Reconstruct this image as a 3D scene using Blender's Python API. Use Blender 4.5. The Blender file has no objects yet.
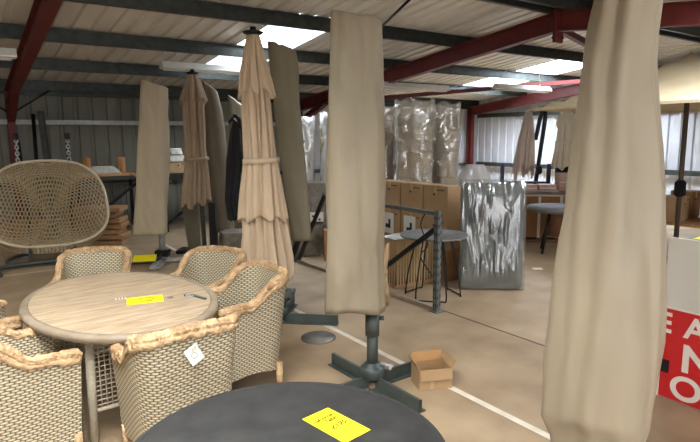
import bpy, bmesh, math, random
from mathutils import Vector, Matrix, noise, Euler
PI = math.pi
sc = bpy.context.scene
COL = sc.collection

# ------------------------------------------------------------------ camera, light, exposure
cam_d = bpy.data.cameras.new('camera'); cam = bpy.data.objects.new('camera', cam_d); COL.objects.link(cam)
cam_d.sensor_fit = 'HORIZONTAL'; cam_d.sensor_width = 36.0; cam_d.lens = 36.0*560/700
cam_d.clip_start = 0.05; cam_d.clip_end = 200
PITCH, ROLL = math.radians(8.6), math.radians(0.35)
fw = Vector((0, math.cos(PITCH), -math.sin(PITCH))); rt = Vector((1, 0, 0)); up = rt.cross(fw)
r2 = rt*math.cos(ROLL) - up*math.sin(ROLL); u2 = rt*math.sin(ROLL) + up*math.cos(ROLL)
m = Matrix((r2, u2, -fw)).transposed().to_4x4(); m.translation = Vector((0, 0, 1.85))
cam.matrix_world = m
sc.camera = cam
sc.view_settings.view_transform = 'Standard'; sc.view_settings.look = 'None'
sc.view_settings.gamma = 1.0; sc.view_settings.use_curve_mapping = False
sc.view_settings.exposure = 0.30
w = bpy.data.worlds.new('overcast_sky'); sc.world = w; w.use_nodes = True
bg = w.node_tree.nodes['Background']; bg.inputs[0].default_value = (0.80, 0.88, 1.0, 1); bg.inputs[1].default_value = 1.3

ANG = math.radians(35)            # the building is turned 35 degrees; u runs along the back wall, v towards it
BU = Vector((math.cos(ANG), math.sin(ANG), 0)); BV = Vector((-math.sin(ANG), math.cos(ANG), 0))
def G(u, v, z=0.0): return BU*u + BV*v + Vector((0, 0, z))

def area(name, u, v, z, sx, sy, power, color, rot=(0, 0, 0), spread=180):
    l = bpy.data.lights.new(name, 'AREA'); l.shape = 'RECTANGLE'; l.size = sx; l.size_y = sy
    l.energy = power; l.color = color; l.spread = math.radians(spread)
    o = bpy.data.objects.new(name, l); COL.objects.link(o); o.location = G(u, v, z)
    o.rotation_euler = (Euler(rot).to_matrix().to_4x4()).to_euler()
    o.matrix_world = Matrix.Translation(G(u, v, z)) @ Matrix.Rotation(ANG, 4, 'Z') @ Euler(rot).to_matrix().to_4x4()
    return o
DAY = (0.86, 0.92, 1.0); WARM = (1.0, 0.93, 0.82)
# daylight above the translucent roof sheets; last three are added fill over unseen sheets
area('light_seen_or_added_skylight', 4.5, 8.8, 4.1, 1.0, 3.2, 190, DAY)
area('light_seen_or_added_skylight', 11.8, 8.8, 4.2, 1.5, 3.3, 1300, (0.78, 0.87, 1.0))
area('light_seen_or_added_skylight', -3.0, 9.0, 4.1, 1.1, 3.4, 260, (1.0, 0.97, 0.92))  # added: unseen skylight strip that brightens the left side
area('light_seen_or_added_skylight', -0.1, 0.9, 4.1, 1.2, 5.4, 700, (1.0, 0.97, 0.92))  # added: out-of-view strip on the near slope, lights the foreground from above
area('light_seen_or_added_skylight', 6.0, 0.6, 4.0, 1.1, 5.4, 500, (0.95, 0.97, 1.0))  # added: second unseen near-slope strip, put in as overhead fill
# added fill behind the camera, set in an invented door opening
area('added_door_fill', 1.5, -3.5, 1.35, 6.5, 2.2, 150, (1.0, 0.98, 0.94), (math.radians(90), 0, 0))

# ------------------------------------------------------------------ materials
def srgb(r, g, b):
    f = lambda c: (c/255/12.92) if c/255 <= 0.04045 else ((c/255+0.055)/1.055)**2.4
    return (f(r), f(g), f(b), 1)
MATS = {}
def new_mat(name):
    m = bpy.data.materials.new(name); m.use_nodes = True; MATS[name] = m
    nt = m.node_tree; return m, nt, nt.nodes['Principled BSDF']
def N(nt, t, **kw):
    n = nt.nodes.new(t)
    for k, v in kw.items(): setattr(n, k, v)
    return n
def mapping(nt, src='Object', scale=(1, 1, 1), rot=(0, 0, 0)):
    tc = N(nt, 'ShaderNodeTexCoord'); mp = N(nt, 'ShaderNodeMapping')
    mp.inputs['Scale'].default_value = scale; mp.inputs['Rotation'].default_value = rot
    nt.links.new(tc.outputs[src], mp.inputs[0]); return mp.outputs[0]
def ramp(nt, fac, stops):
    r = N(nt, 'ShaderNodeValToRGB'); e = r.color_ramp.elements
    while len(e) < len(stops): e.new(0.5)
    for i, (p, c) in enumerate(stops): e[i].position = p; e[i].color = c
    nt.links.new(fac, r.inputs[0]); return r.outputs[0]
def noisy(name, c1, c2, scale=5, rough=0.7, bump=0.0, bscale=None, metal=0, stretch=(1, 1, 1), detail=6, lo=0.3, hi=0.7, src='Object', sheen=0, bdist=0.01):
    m, nt, b = new_mat(name)
    co = mapping(nt, src, stretch)
    n = N(nt, 'ShaderNodeTexNoise'); n.inputs['Scale'].default_value = scale; n.inputs['Detail'].default_value = detail
    nt.links.new(co, n.inputs['Vector'])
    nt.links.new(ramp(nt, n.outputs[0], [(lo, c1), (hi, c2)]), b.inputs['Base Color'])
    b.inputs['Roughness'].default_value = rough; b.inputs['Metallic'].default_value = metal
    if bump:
        n2 = N(nt, 'ShaderNodeTexNoise'); n2.inputs['Scale'].default_value = bscale or scale*4; n2.inputs['Detail'].default_value = 4
        nt.links.new(co, n2.inputs['Vector'])
        bp = N(nt, 'ShaderNodeBump'); bp.inputs['Strength'].default_value = bump; bp.inputs['Distance'].default_value = bdist
        nt.links.new(n2.outputs[0], bp.inputs['Height']); nt.links.new(bp.outputs[0], b.inputs['Normal'])
    return m
noisy('floor_concrete', srgb(136, 115, 89), srgb(166, 144, 115), 2.2, 0.62, 0.15, 60, detail=10, bdist=0.004)
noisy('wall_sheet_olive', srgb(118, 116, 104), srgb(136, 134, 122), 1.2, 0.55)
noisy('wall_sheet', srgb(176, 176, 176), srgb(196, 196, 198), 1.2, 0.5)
noisy('roof_sheet', srgb(206, 198, 184), srgb(226, 219, 206), 1.5, 0.42, stretch=(1, 0.3, 1))
noisy('red_steel', srgb(80, 24, 20), srgb(104, 34, 28), 4, 0.55)
noisy('galvanised', srgb(54, 57, 53), srgb(76, 79, 74), 9, 0.42, metal=0.55)
noisy('galvanised_bright', srgb(170, 172, 170), srgb(200, 202, 200), 9, 0.5, metal=0.2)
noisy('grey_steel', srgb(88, 95, 95), srgb(108, 115, 113), 7, 0.45, metal=0.3)
noisy('dark_steel', srgb(60, 68, 66), srgb(80, 88, 85), 7, 0.45, metal=0.3)
noisy('black_metal', srgb(20, 21, 22), srgb(34, 35, 36), 7, 0.4, metal=0.4)
noisy('pale_metal', srgb(150, 154, 152), srgb(180, 184, 182), 7, 0.35, metal=0.25)
noisy('cover_stone', srgb(130, 119, 99), srgb(144, 133, 112), 2.2, 0.6, 0.55, 5, detail=4, bdist=0.04, stretch=(1.6, 1, 0.6))
noisy('cover_cream', srgb(140, 128, 108), srgb(152, 140, 119), 2.0, 0.5, 0.4, 3.2, detail=3, bdist=0.04, stretch=(1.6, 1, 0.45))
noisy('cover_warm', srgb(170, 157, 131), srgb(182, 169, 143), 2.0, 0.62, 0.6, 5, detail=4, bdist=0.04, stretch=(1.4, 1, 0.5))
noisy('cover_olive', srgb(118, 110, 88), srgb(132, 124, 102), 2.0, 0.6, 0.12, 4, bdist=0.02)
noisy('cover_taupe', srgb(98, 88, 70), srgb(112, 101, 82), 2.0, 0.6, 0.12, 4, bdist=0.02)
noisy('canopy_beige', srgb(178, 156, 130), srgb(192, 170, 142), 3.0, 0.8, 0.1, 90, bdist=0.003)
noisy('canopy_taupe', srgb(150, 129, 106), srgb(162, 141, 117), 3.0, 0.8, 0.1, 90, bdist=0.003)
noisy('canopy_pinkish', srgb(186, 170, 160), srgb(202, 186, 174), 3.0, 0.8, 0.1, 90, bdist=0.003)
noisy('canopy_ivory', srgb(214, 204, 182), srgb(226, 216, 196), 3.0, 0.8, 0.1, 90, bdist=0.003)
noisy('canopy_cream', srgb(180, 164, 132), srgb(192, 176, 144), 3.0, 0.8, 0.1, 90, bdist=0.003)
noisy('canopy_black', srgb(24, 24, 27), srgb(36, 36, 40), 3.0, 0.8)
noisy('packing_paper', srgb(146, 116, 82), srgb(196, 166, 126), 12, 0.7, 1.0, 26, detail=6, bdist=0.03)
noisy('paper_roll', srgb(196, 140, 88), srgb(214, 160, 104), 9, 0.7, 0.3, 20)
noisy('cardboard', srgb(154, 124, 88), srgb(168, 138, 102), 3, 0.75)
noisy('cardboard_inside', srgb(160, 118, 74), srgb(176, 134, 86), 3, 0.8)
noisy('cardboard_dark', srgb(142, 102, 62), srgb(158, 116, 74), 3, 0.75)
noisy('tape', srgb(170, 142, 104), srgb(180, 152, 112), 3, 0.3)
noisy('timber', srgb(150, 112, 74), srgb(176, 136, 94), 4, 0.7, stretch=(1, 10, 6))
noisy('timber_dark', srgb(96, 62, 40), srgb(122, 82, 54), 4, 0.7, stretch=(1, 10, 6))
noisy('slate_top', srgb(24, 25, 25), srgb(46, 46, 45), 9, 0.85, 0.12, 30, detail=10, bdist=0.003)
noisy('slate_edge', srgb(26, 27, 27), srgb(38, 38, 38), 6, 0.8)
noisy('grey_top', srgb(96, 98, 98), srgb(116, 118, 118), 6, 0.5)
noisy('rope_grey', srgb(168, 158, 138), srgb(190, 180, 160), 60, 0.7, 0.5, 90)
noisy('white_plastic', srgb(214, 212, 204), srgb(226, 224, 216), 6, 0.4)
noisy('white_board', srgb(208, 206, 198), srgb(222, 220, 212), 2.5, 0.5)
noisy('sign_red', srgb(196, 24, 32), srgb(206, 32, 38), 2, 0.4)
noisy('sign_white', srgb(228, 220, 212), srgb(236, 230, 222), 2, 0.4)
noisy('sign_yellow', srgb(250, 232, 20), srgb(252, 238, 30), 2, 0.6)
noisy('marker_ink', srgb(86, 50, 14), srgb(70, 42, 14), 2, 0.6)
noisy('floor_paint', srgb(196, 186, 168), srgb(214, 206, 190), 8, 0.6)
noisy('floor_joint', srgb(74, 58, 46), srgb(92, 74, 60), 8, 0.8)
noisy('pole_brown', srgb(66, 54, 44), srgb(78, 64, 52), 6, 0.5)
noisy('black_rubber', srgb(16, 16, 16), srgb(26, 26, 26), 8, 0.6)
noisy('brick_pack', srgb(182, 142, 126), srgb(206, 170, 152), 14, 0.6)
noisy('foam_white', srgb(200, 198, 188), srgb(220, 218, 208), 12, 0.7, 0.3, 30)
noisy('blue_steel', srgb(40, 52, 78), srgb(52, 64, 92), 8, 0.5)
noisy('silver_disc', srgb(110, 108, 104), srgb(140, 138, 132), 8, 0.4, metal=0.5)
noisy('shrink_grey', srgb(96, 88, 76), srgb(136, 128, 112), 9, 0.35, 0.7, 14, bdist=0.02)

def weave(name, light, lite2, dark, bw=0.034, bh=0.0125, mort=0.0028, bump=0.7):
    m, nt, b = new_mat(name)
    co = mapping(nt, 'UV'); sep = N(nt, 'ShaderNodeSeparateXYZ'); nt.links.new(co, sep.inputs[0])
    def mth(op, x, y=None):
        n = N(nt, 'ShaderNodeMath', operation=op)
        for i, q in enumerate((x, y)):
            if q is None: continue
            if isinstance(q, (int, float)): n.inputs[i].default_value = q
            else: nt.links.new(q, n.inputs[i])
        return n.outputs[0]
    vr = mth('DIVIDE', sep.outputs[1], bh); row = mth('FLOOR', vr); fv = mth('FRACT', vr)
    ur = mth('ADD', mth('DIVIDE', sep.outputs[0], bw), mth('MULTIPLY', mth('FLOORED_MODULO', row, 2.0), 0.5)); fu = mth('FRACT', ur)
    su = mth('POWER', mth('SINE', mth('MULTIPLY', fu, PI)), 0.55); sv = mth('POWER', mth('SINE', mth('MULTIPLY', fv, PI)), 0.6)
    h_ = mth('MULTIPLY', su, sv)
    nt.links.new(ramp(nt, h_, [(0.1, dark), (0.55, lite2), (0.95, light)]), b.inputs['Base Color'])
    bp = N(nt, 'ShaderNodeBump'); bp.inputs['Strength'].default_value = bump; bp.inputs['Distance'].default_value = 0.006
    nt.links.new(h_, bp.inputs['Height']); nt.links.new(bp.outputs[0], b.inputs['Normal'])
    b.inputs['Roughness'].default_value = 0.65
    return m
weave('wicker', srgb(204, 193, 166), srgb(158, 147, 121), srgb(52, 43, 30), 0.044, 0.015)
weave('wicker_small', srgb(184, 168, 140), srgb(158, 142, 116), srgb(84, 72, 56), 0.06, 0.022)
weave('reed_carton', srgb(190, 162, 118), srgb(172, 144, 102), srgb(90, 66, 42), 3.0, 0.022, 0.005, 0.5)
noisy('cane', srgb(178, 160, 128), srgb(208, 192, 160), 25, 0.6)
noisy('cane_rim', srgb(200, 188, 162), srgb(216, 204, 178), 8, 0.55)

def plank_mat():
    m, nt, b = new_mat('table_planks')
    co = mapping(nt, 'Object')
    w_ = N(nt, 'ShaderNodeTexNoise'); w_.inputs['Scale'].default_value = 6; w_.inputs['Detail'].default_value = 8
    st = mapping(nt, 'Object', (9, 0.9, 1)); nt.links.new(st, w_.inputs['Vector'])
    colr = ramp(nt, w_.outputs[0], [(0.3, srgb(142, 122, 98)), (0.5, srgb(168, 149, 123)), (0.7, srgb(188, 170, 144))])
    sep = N(nt, 'ShaderNodeSeparateXYZ'); nt.links.new(co, sep.inputs[0])
    md = N(nt, 'ShaderNodeMath', operation='PINGPONG'); md.inputs[1].default_value = 0.048; nt.links.new(sep.outputs[0], md.inputs[0])
    ls = N(nt, 'ShaderNodeMath', operation='LESS_THAN'); ls.inputs[1].default_value = 0.0022; nt.links.new(md.outputs[0], ls.inputs[0])
    mx = N(nt, 'ShaderNodeMix', data_type='RGBA'); nt.links.new(ls.outputs[0], mx.inputs['Factor']); nt.links.new(colr, mx.inputs[6]); mx.inputs[7].default_value = srgb(140, 116, 88)
    nt.links.new(mx.outputs[2], b.inputs['Base Color']); b.inputs['Roughness'].default_value = 0.5
plank_mat()
noisy('table_rim', srgb(124, 111, 93), srgb(152, 138, 118), 8, 0.5)

def plastic_mat(name, lo, hi, tint, scale=5.0, stretch=(1, 1, 1), glossy_col=(1, 1, 1, 1), base=0.08):
    """clear crumpled wrapping film: transparent with milky creases and glossy highlights"""
    m, nt, b = new_mat(name); nt.nodes.remove(b); out = nt.nodes['Material Output']
    co = mapping(nt, 'Object', stretch)
    n = N(nt, 'ShaderNodeTexNoise'); n.inputs['Scale'].default_value = scale; n.inputs['Detail'].default_value = 9; n.inputs['Roughness'].default_value = 0.65
    n.noise_type = 'RIDGED_MULTIFRACTAL'; n.normalize = True; n.inputs['Distortion'].default_value = 0.5; n.inputs['Detail'].default_value = 5
    nt.links.new(co, n.inputs['Vector'])
    bp = N(nt, 'ShaderNodeBump'); bp.inputs['Strength'].default_value = 1.0; bp.inputs['Distance'].default_value = 0.06
    nt.links.new(n.outputs[0], bp.inputs['Height'])
    tr = N(nt, 'ShaderNodeBsdfTransparent'); tr.inputs[0].default_value = (0.93, 0.93, 0.93, 1)
    df = N(nt, 'ShaderNodeBsdfDiffuse'); df.inputs[0].default_value = tint; nt.links.new(bp.outputs[0], df.inputs['Normal'])
    gl = N(nt, 'ShaderNodeBsdfGlossy'); gl.inputs['Roughness'].default_value = 0.22; gl.inputs[0].default_value = glossy_col; nt.links.new(bp.outputs[0], gl.inputs['Normal'])
    a = N(nt, 'ShaderNodeMixShader'); nt.links.new(ramp(nt, n.outputs[0], [(lo, (base, base, base, 1)), (hi, (0.92, 0.92, 0.92, 1))]), a.inputs[0])
    nt.links.new(tr.outputs[0], a.inputs[1]); nt.links.new(df.outputs[0], a.inputs[2])
    c = N(nt, 'ShaderNodeMixShader'); c.inputs[0].default_value = 0.16; nt.links.new(a.outputs[0], c.inputs[1]); nt.links.new(gl.outputs[0], c.inputs[2])
    nt.links.new(c.outputs[0], out.inputs[0])
plastic_mat('bag_film', 0.25, 0.78, srgb(206, 198, 182), 6.5, base=0.36)
plastic_mat('white_film', 0.15, 0.6, srgb(216, 216, 214), 5, base=0.75)
plastic_mat('dark_film', 0.42, 1.0, srgb(190, 194, 196), 4.5, (2.6, 2.6, 0.55), base=0.07)
def skylight_mat():
    m, nt, b = new_mat('translucent_sheet'); nt.nodes.remove(b); out = nt.nodes['Material Output']
    tr = N(nt, 'ShaderNodeBsdfTransparent'); tr.inputs[0].default_value = (0.95, 0.97, 1, 1)
    tl = N(nt, 'ShaderNodeBsdfTranslucent'); tl.inputs[0].default_value = (0.9, 0.94, 0.97, 1)
    a = N(nt, 'ShaderNodeMixShader'); a.inputs[0].default_value = 0.4
    nt.links.new(tr.outputs[0], a.inputs[1]); nt.links.new(tl.outputs[0], a.inputs[2]); nt.links.new(a.outputs[0], out.inputs[0])
skylight_mat()

# ------------------------------------------------------------------ mesh helpers
class MB:
    def __init__(s): s.bm = bmesh.new(); s.uv = s.bm.loops.layers.uv.new('UVMap'); s.mats = []
    def paint(s, mname):
        # faces made so far keep their material; everything after this call gets the new one
        s.mats.append((len(s.bm.faces), mname)); return s
    def box(s, c, size, rot=None, bev=0.0):
        M = Matrix.Translation(Vector(c)) @ (rot.to_4x4() if rot is not None else Matrix.Identity(4)) @ Matrix.Diagonal((size[0], size[1], size[2], 1))
        r = bmesh.ops.create_cube(s.bm, size=1.0, matrix=M)
        if bev:
            es = list({e for v in r['verts'] for e in v.link_edges})
            bmesh.ops.bevel(s.bm, geom=es, offset=bev, segments=2, affect='EDGES')
        return s
    def beam(s, a, b, w, h, upv=(0, 0, 1)):
        a, b = Vector(a), Vector(b); d = (b-a); L = d.length; d.normalize()
        x = d.cross(Vector(upv)).normalized(); z = x.cross(d)
        R = Matrix((x, d, z)).transposed(); return s.box((a+b)/2, (w, L, h), R)
    def grid(s, rows, close_u=False, close_v=False, cap0=False, cap1=False, uvs=None, flip=False):
        vs = [[s.bm.verts.new(p) for p in row] for row in rows]
        n, k = len(rows), len(rows[0])
        for i in range(n if close_v else n-1):
            for j in range(k if close_u else k-1):
                q = [vs[i][j], vs[i][(j+1) % k], vs[(i+1) % n][(j+1) % k], vs[(i+1) % n][j]]
                if flip: q.reverse()
                try: f = s.bm.faces.new(q)
                except ValueError: continue
                f.smooth = True
                if uvs:
                    idx = [(i, j), (i, j+1), (i+1, j+1), (i+1, j)]
                    if flip: idx.reverse()
                    for l, (a, b) in zip(f.loops, idx): l[s.uv].uv = uvs(a, b)
        if cap0: s.bm.faces.new(vs[0][::-1])
        if cap1: s.bm.faces.new(vs[-1])
        return vs
    def tube(s, pts, r, seg=8, closed=False, cap=True, jitter=0.0, seed=0):
        pts = [Vector(p) for p in pts]; n = len(pts); rad = r if isinstance(r, (list, tuple)) else [r]*n
        rnd = random.Random(seed)
        rows = []; prev = None
        for i, p in enumerate(pts):
            if closed: t = pts[(i+1) % n]-pts[i-1]
            else: t = pts[min(i+1, n-1)]-pts[max(i-1, 0)]
            t.normalize()
            if prev is None:
                a = Vector((0, 0, 1)) if abs(t.z) < 0.9 else Vector((1, 0, 0)); x = t.cross(a).normalized()
            else:
                x = (prev-t*prev.dot(t)).normalized()
            prev = x; y = t.cross(x)
            rows.append([p+(x*math.cos(2*PI*j/seg)+y*math.sin(2*PI*j/seg))*rad[i]*(1+rnd.uniform(-jitter, jitter)) for j in range(seg)])
        s.grid(rows, close_u=True, close_v=closed, cap0=cap and not closed, cap1=cap and not closed); return s
    def cyl(s, c, r, h, seg=24, r2=None):
        c = Vector(c); return s.lathe([(0, 0), (r, 0), (r2 if r2 is not None else r, h), (0, h)], seg, c)
    def lathe(s, prof, seg=32, c=(0, 0, 0), sx=1, sy=1):
        c = Vector(c)
        rows = [[c+Vector((math.cos(2*PI*j/seg)*r*sx, math.sin(2*PI*j/seg)*r*sy, z)) for j in range(seg)] for r, z in prof]
        s.grid(rows, close_u=True); bmesh.ops.remove_doubles(s.bm, verts=s.bm.verts, dist=1e-5); return s
    def build(s, name, mat, parent=None, loc=None, rz=None, solid=0, bevel=0, smooth=None, sub=0, **props):
        bmesh.ops.recalc_face_normals(s.bm, faces=s.bm.faces)
        me = bpy.data.meshes.new(name); s.bm.to_mesh(me); s.bm.free()
        me.materials.append(MATS[mat])
        for n0, mn in s.mats:
            me.materials.append(MATS[mn]); ix = len(me.materials)-1
            for p in me.polygons:
                if p.index >= n0: p.material_index = ix
        o = bpy.data.objects.new(name, me); COL.objects.link(o)
        if parent is not None: o.parent = parent
        if loc is not None: o.location = loc
        if rz is not None: o.rotation_euler = (0, 0, rz)
        if solid: md = o.modifiers.new('thick', 'SOLIDIFY'); md.thickness = solid; md.offset = 0
        if bevel: md = o.modifiers.new('bevel', 'BEVEL'); md.width = bevel; md.segments = 2
        if sub: md = o.modifiers.new('sub', 'SUBSURF'); md.levels = sub; md.render_levels = sub
        for k, v in props.items(): o[k] = v
        return o
def tag(o, label, cat, group=None):
    o['label'] = label; o['category'] = cat
    if group: o['group'] = group
    return o
def thing(name, label, cat, loc=(0, 0, 0), rz=0.0, group=None):
    o = bpy.data.objects.new(name, None); COL.objects.link(o); o.location = loc; o.rotation_euler = (0, 0, rz)
    o.empty_display_size = 0.2
    return tag(o, label, cat, group)
def dup(root, loc, rz, label, group=None):
    def cp(o, par):
        c = o.copy(); COL.objects.link(c); c.parent = par
        for ch in o.children: cp(ch, c)
        return c
    r = root.copy(); COL.objects.link(r); r.location = loc; r.rotation_euler = (0, 0, rz); r['label'] = label
    if group: r['group'] = group
    for ch in list(root.children): cp(ch, r)
    return r
def struct(mb, name, mat, **kw): return mb.build(name, mat, rz=ANG, kind='structure', **kw)   # built in the u, v frame
def lerp(a, b, t): return a+(b-a)*t
def smooth_path(pts, n=8, closed=False):
    P = [Vector(p) for p in pts]; out = []; k = len(P)
    for i in range(k if closed else k-1):
        p0 = P[(i-1) % k] if closed or i > 0 else P[0]; p1 = P[i]; p2 = P[(i+1) % k]; p3 = P[(i+2) % k] if closed or i+2 < k else P[-1]
        for j in range(n):
            t = j/n; out.append(0.5*((2*p1)+(-p0+p2)*t+(2*p0-5*p1+4*p2-p3)*t*t+(-p0+3*p1-3*p2+p3)*t**3))
    if not closed: out.append(P[-1])
    return out
def interp(rows, z):
    """rows sorted by first value; linear with smoothing"""
    if z <= rows[0][0]: return rows[0][1:]
    for a, b in zip(rows, rows[1:]):
        if z <= b[0]:
            t = (z-a[0])/(b[0]-a[0]); return [lerp(p, q, t) for p, q in zip(a[1:], b[1:])]
    return rows[-1][1:]

# ------------------------------------------------------------------ the building
SL = 0.1127
def zc(v): return 4.0152-SL*v if v > 5.075 else 3.4433-SL*(5.075-v)      # rafter centre line
def zs(v): return zc(v)+0.33                                          # underside of roof sheets
UMIN, UMAX, VMIN, VMAX = -5.4, 13.7, -2.9, 12.7
mb = MB(); mb.box(((UMIN+UMAX)/2, (VMIN+VMAX)/2, -0.05), (UMAX-UMIN+0.4, VMAX-VMIN+0.4, 0.1)); struct(mb, 'floor', 'floor_concrete')
def corr_profile(u0, u1, period, depth):
    pts = []; u = u0
    while u < u1-1e-6:
        for du, h in ((0, 0), (0.62, 0), (0.70, 1), (0.92, 1)):
            if u+du*period < u1: pts.append((u+du*period, h*depth))
        u += period
    pts.append((u1, 0)); return pts
def roof_strip(mb, u0, u1, v0, v1):
    pr = corr_profile(u0, u1, 0.25, 0.035)
    mb.grid([[Vector((u, v, zs(v)+h)) for u, h in pr] for v in (v0, v1)])
sky = [(3.95, 4.95, 7.15, 10.55), (11.0, 12.5, 7.15, 10.55), (-3.5, -2.5, 7.15, 10.55), (-0.7, 0.5, -1.8, 3.6), (5.5, 6.5, -2.1, 3.2)]  # first two are in view; the others are openings added to light the room
mb = MB()
for side in (0, 1):
    va, vb = (5.075, 13.0) if side == 0 else (VMIN-0.1, 5.075)
    u = UMIN
    mine = sorted([s for s in sky if (s[2] > 5) == (side == 0)])
    for s in mine:
        roof_strip(mb, u, s[0], va, vb)
        if s[2] > va: roof_strip(mb, s[0], s[1], va, s[2])
        if s[3] < vb: roof_strip(mb, s[0], s[1], s[3], vb)
        u = s[1]
    roof_strip(mb, u, UMAX+0.1, va, vb)
for f in mb.bm.faces: f.smooth = False
struct(mb, 'ceiling', 'roof_sheet', solid=0.004)
for i, s in enumerate(sky):
    mb = MB(); roof_strip(mb, s[0], s[1], s[2], s[3]); struct(mb, 'seen_or_added_skylight_%d' % (i+1), 'translucent_sheet')
# corrugated walls
def wall_profile(a0, a1):
    return corr_profile(a0, a1, 0.28, 0.03)
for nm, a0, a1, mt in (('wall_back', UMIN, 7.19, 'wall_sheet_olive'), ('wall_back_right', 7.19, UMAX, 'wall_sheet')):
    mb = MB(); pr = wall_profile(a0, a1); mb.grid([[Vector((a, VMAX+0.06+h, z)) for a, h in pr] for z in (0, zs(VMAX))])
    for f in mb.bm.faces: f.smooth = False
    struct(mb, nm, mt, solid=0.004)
for nm, uu, sg in (('wall_right', UMAX+0.06, 1), ('wall_left', UMIN-0.06, -1)):
    mb = MB(); pr = wall_profile(VMIN, VMAX+0.06)
    mb.grid([[Vector((uu+sg*h, a, 0)) for a, h in pr], [Vector((uu+sg*h, a, zs(a))) for a, h in pr]])
    for f in mb.bm.faces: f.smooth = False
    struct(mb, nm, 'wall_sheet', solid=0.004)
mb = MB(); zt = zs(VMIN)    # unseen near wall; its big opening is added to let light in
for a0, a1, z0, z1 in ((UMIN, -2, 0, zt), (5, UMAX, 0, zt), (-2, 5, 2.5, zt)):
    pr = wall_profile(a0, a1); mb.grid([[Vector((a, VMIN-0.06-h, z)) for a, h in pr] for z in (z0, z1)])
struct(mb, 'wall_front', 'wall_sheet', solid=0.004)
# sheeting rails, eaves beam
def channel(mb, a, b, d, w, lip=0.02, t=0.006, upv=(0, 0, 1), side=1):
    """C section from a to b, web vertical, flanges towards side"""
    a, b = Vector(a), Vector(b); dr = (b-a).normalized(); x = dr.cross(Vector(upv)).normalized()*side; z = Vector(upv)
    mb.beam(a, b, t, d, upv)
    for s in (1, -1):
        o = x*(w/2)+z*(s*(d/2-t/2)); mb.beam(a+o, b+o, w, t, upv)
        o = x*(w)+z*(s*(d/2-lip/2)); mb.beam(a+o, b+o, t, lip, upv)
for i, vv in enumerate((5.2, 7.1, 8.85, 10.6, 12.42, 4.9, 3.1, 1.3, -0.5, -2.3)):
    zz = zc(vv)+0.13+0.095
    mb = MB(); channel(mb, (UMIN, vv, zz), (UMAX, vv, zz), 0.19, 0.06); struct(mb, 'trim_%d' % (i+1), 'galvanised')
mb = MB(); mb.beam((UMIN, 12.58, 2.75), (UMAX, 12.58, 2.75), 0.08, 0.16); struct(mb, 'trim_11', 'galvanised')
mb = MB(); mb.beam((UMIN, 12.6, 2.16), (7.1, 12.6, 2.16), 0.08, 0.09); struct(mb, 'trim_12', 'galvanised_bright')
mb = MB(); mb.beam((UMIN, 12.64, 0.95), (UMAX, 12.64, 0.95), 0.06, 0.09); struct(mb, 'trim_13', 'galvanised')
for k, zz in ((14, 2.46), (15, 0.97)):
    mb = MB(); mb.beam((13.64, VMIN, zz), (13.64, 12.4, zz), 0.06, 0.12); struct(mb, 'trim_%d' % k, 'galvanised')
# portal frames: column and rafter, I sections with haunches
def isec(mb, a, b, w, h, upv):
    a, b, U_ = Vector(a), Vector(b), Vector(upv)
    d = (b-a).normalized(); x = d.cross(U_).normalized(); z = x.cross(d)
    mb.beam(a, b, 0.014, h-0.02, upv)
    for s in (1, -1): mb.beam(a+z*s*(h/2-0.008), b+z*s*(h/2-0.008), w, 0.016, upv)
k = 16
for uu in (-5.2, 0.93, 7.19, 13.42):
    mb = MB()
    e = 12.52; isec(mb, (uu, e-0.02, 0), (uu, e-0.02, zc(e)+0.1), 0.13, 0.2, (0, 1, 0))
    isec(mb, (uu, 12.6, zc(12.6)), (uu, 5.075, zc(5.075)), 0.14, 0.27, (0, 0, 1))
    isec(mb, (uu, VMIN+0.1, zc(VMIN)), (uu, 5.075, zc(5.075)), 0.14, 0.27, (0, 0, 1))
    isec(mb, (uu, VMIN+0.1, 0), (uu, VMIN+0.1, zc(VMIN)+0.1), 0.13, 0.2, (0, 1, 0))
    # eaves haunch and ridge plates
    if uu < 13: isec(mb, (uu, 12.45, zc(12.45)-0.42), (uu, 11.2, zc(11.2)-0.1), 0.13, 0.12, (0, 0, 1))
    mb.box((uu, 5.075, zc(5.075)-0.06), (0.18, 0.05, 0.46))
    for sz in (-0.22, -0.1, 0.06):
        for su in (-0.06, 0.06): mb.box((uu+su, 5.075, zc(5.075)+sz), (0.03, 0.1, 0.03))
    struct(mb, 'trim_%d' % k, 'red_steel'); k += 1
# roof bracing
for a, b in (((7.25, 5.2), (13.35, 7.0)), ((13.35, 7.0), (7.25, 12.0))):
    mb = MB(); mb.beam((a[0], a[1], zc(a[1])-0.02), (b[0], b[1], zc(b[1])-0.02), 0.09, 0.09); struct(mb, 'trim_%d' % k, 'red_steel'); k += 1
for a, b in (((0.93, 12.3, 2.3), (1.6, 12.3, 2.75)), ((0.93, 12.3, 2.3), (0.25, 12.3, 2.75)), ((4.6, 5.2, 3.5), (5.4, 6.9, 3.45))):
    mb = MB(); mb.tube([a, b], 0.018, 6); struct(mb, 'trim_%d' % k, 'black_metal'); k += 1
# floor markings
mb = MB(); mb.box((2.86, 4.5, 0.001), (0.055, 11.0, 0.002)); struct(mb, 'trim_%d' % k, 'floor_paint'); k += 1
mb = MB(); mb.box((4.13, 2.0, 0.0008), (0.02, 10.5, 0.0016)); struct(mb, 'trim_%d' % k, 'floor_joint'); k += 1
mb = MB(); mb.box((0.4, 8.78, 0.0008), (4.4, 0.03, 0.0016)); struct(mb, 'trim_%d' % k, 'floor_paint'); k += 1

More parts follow.
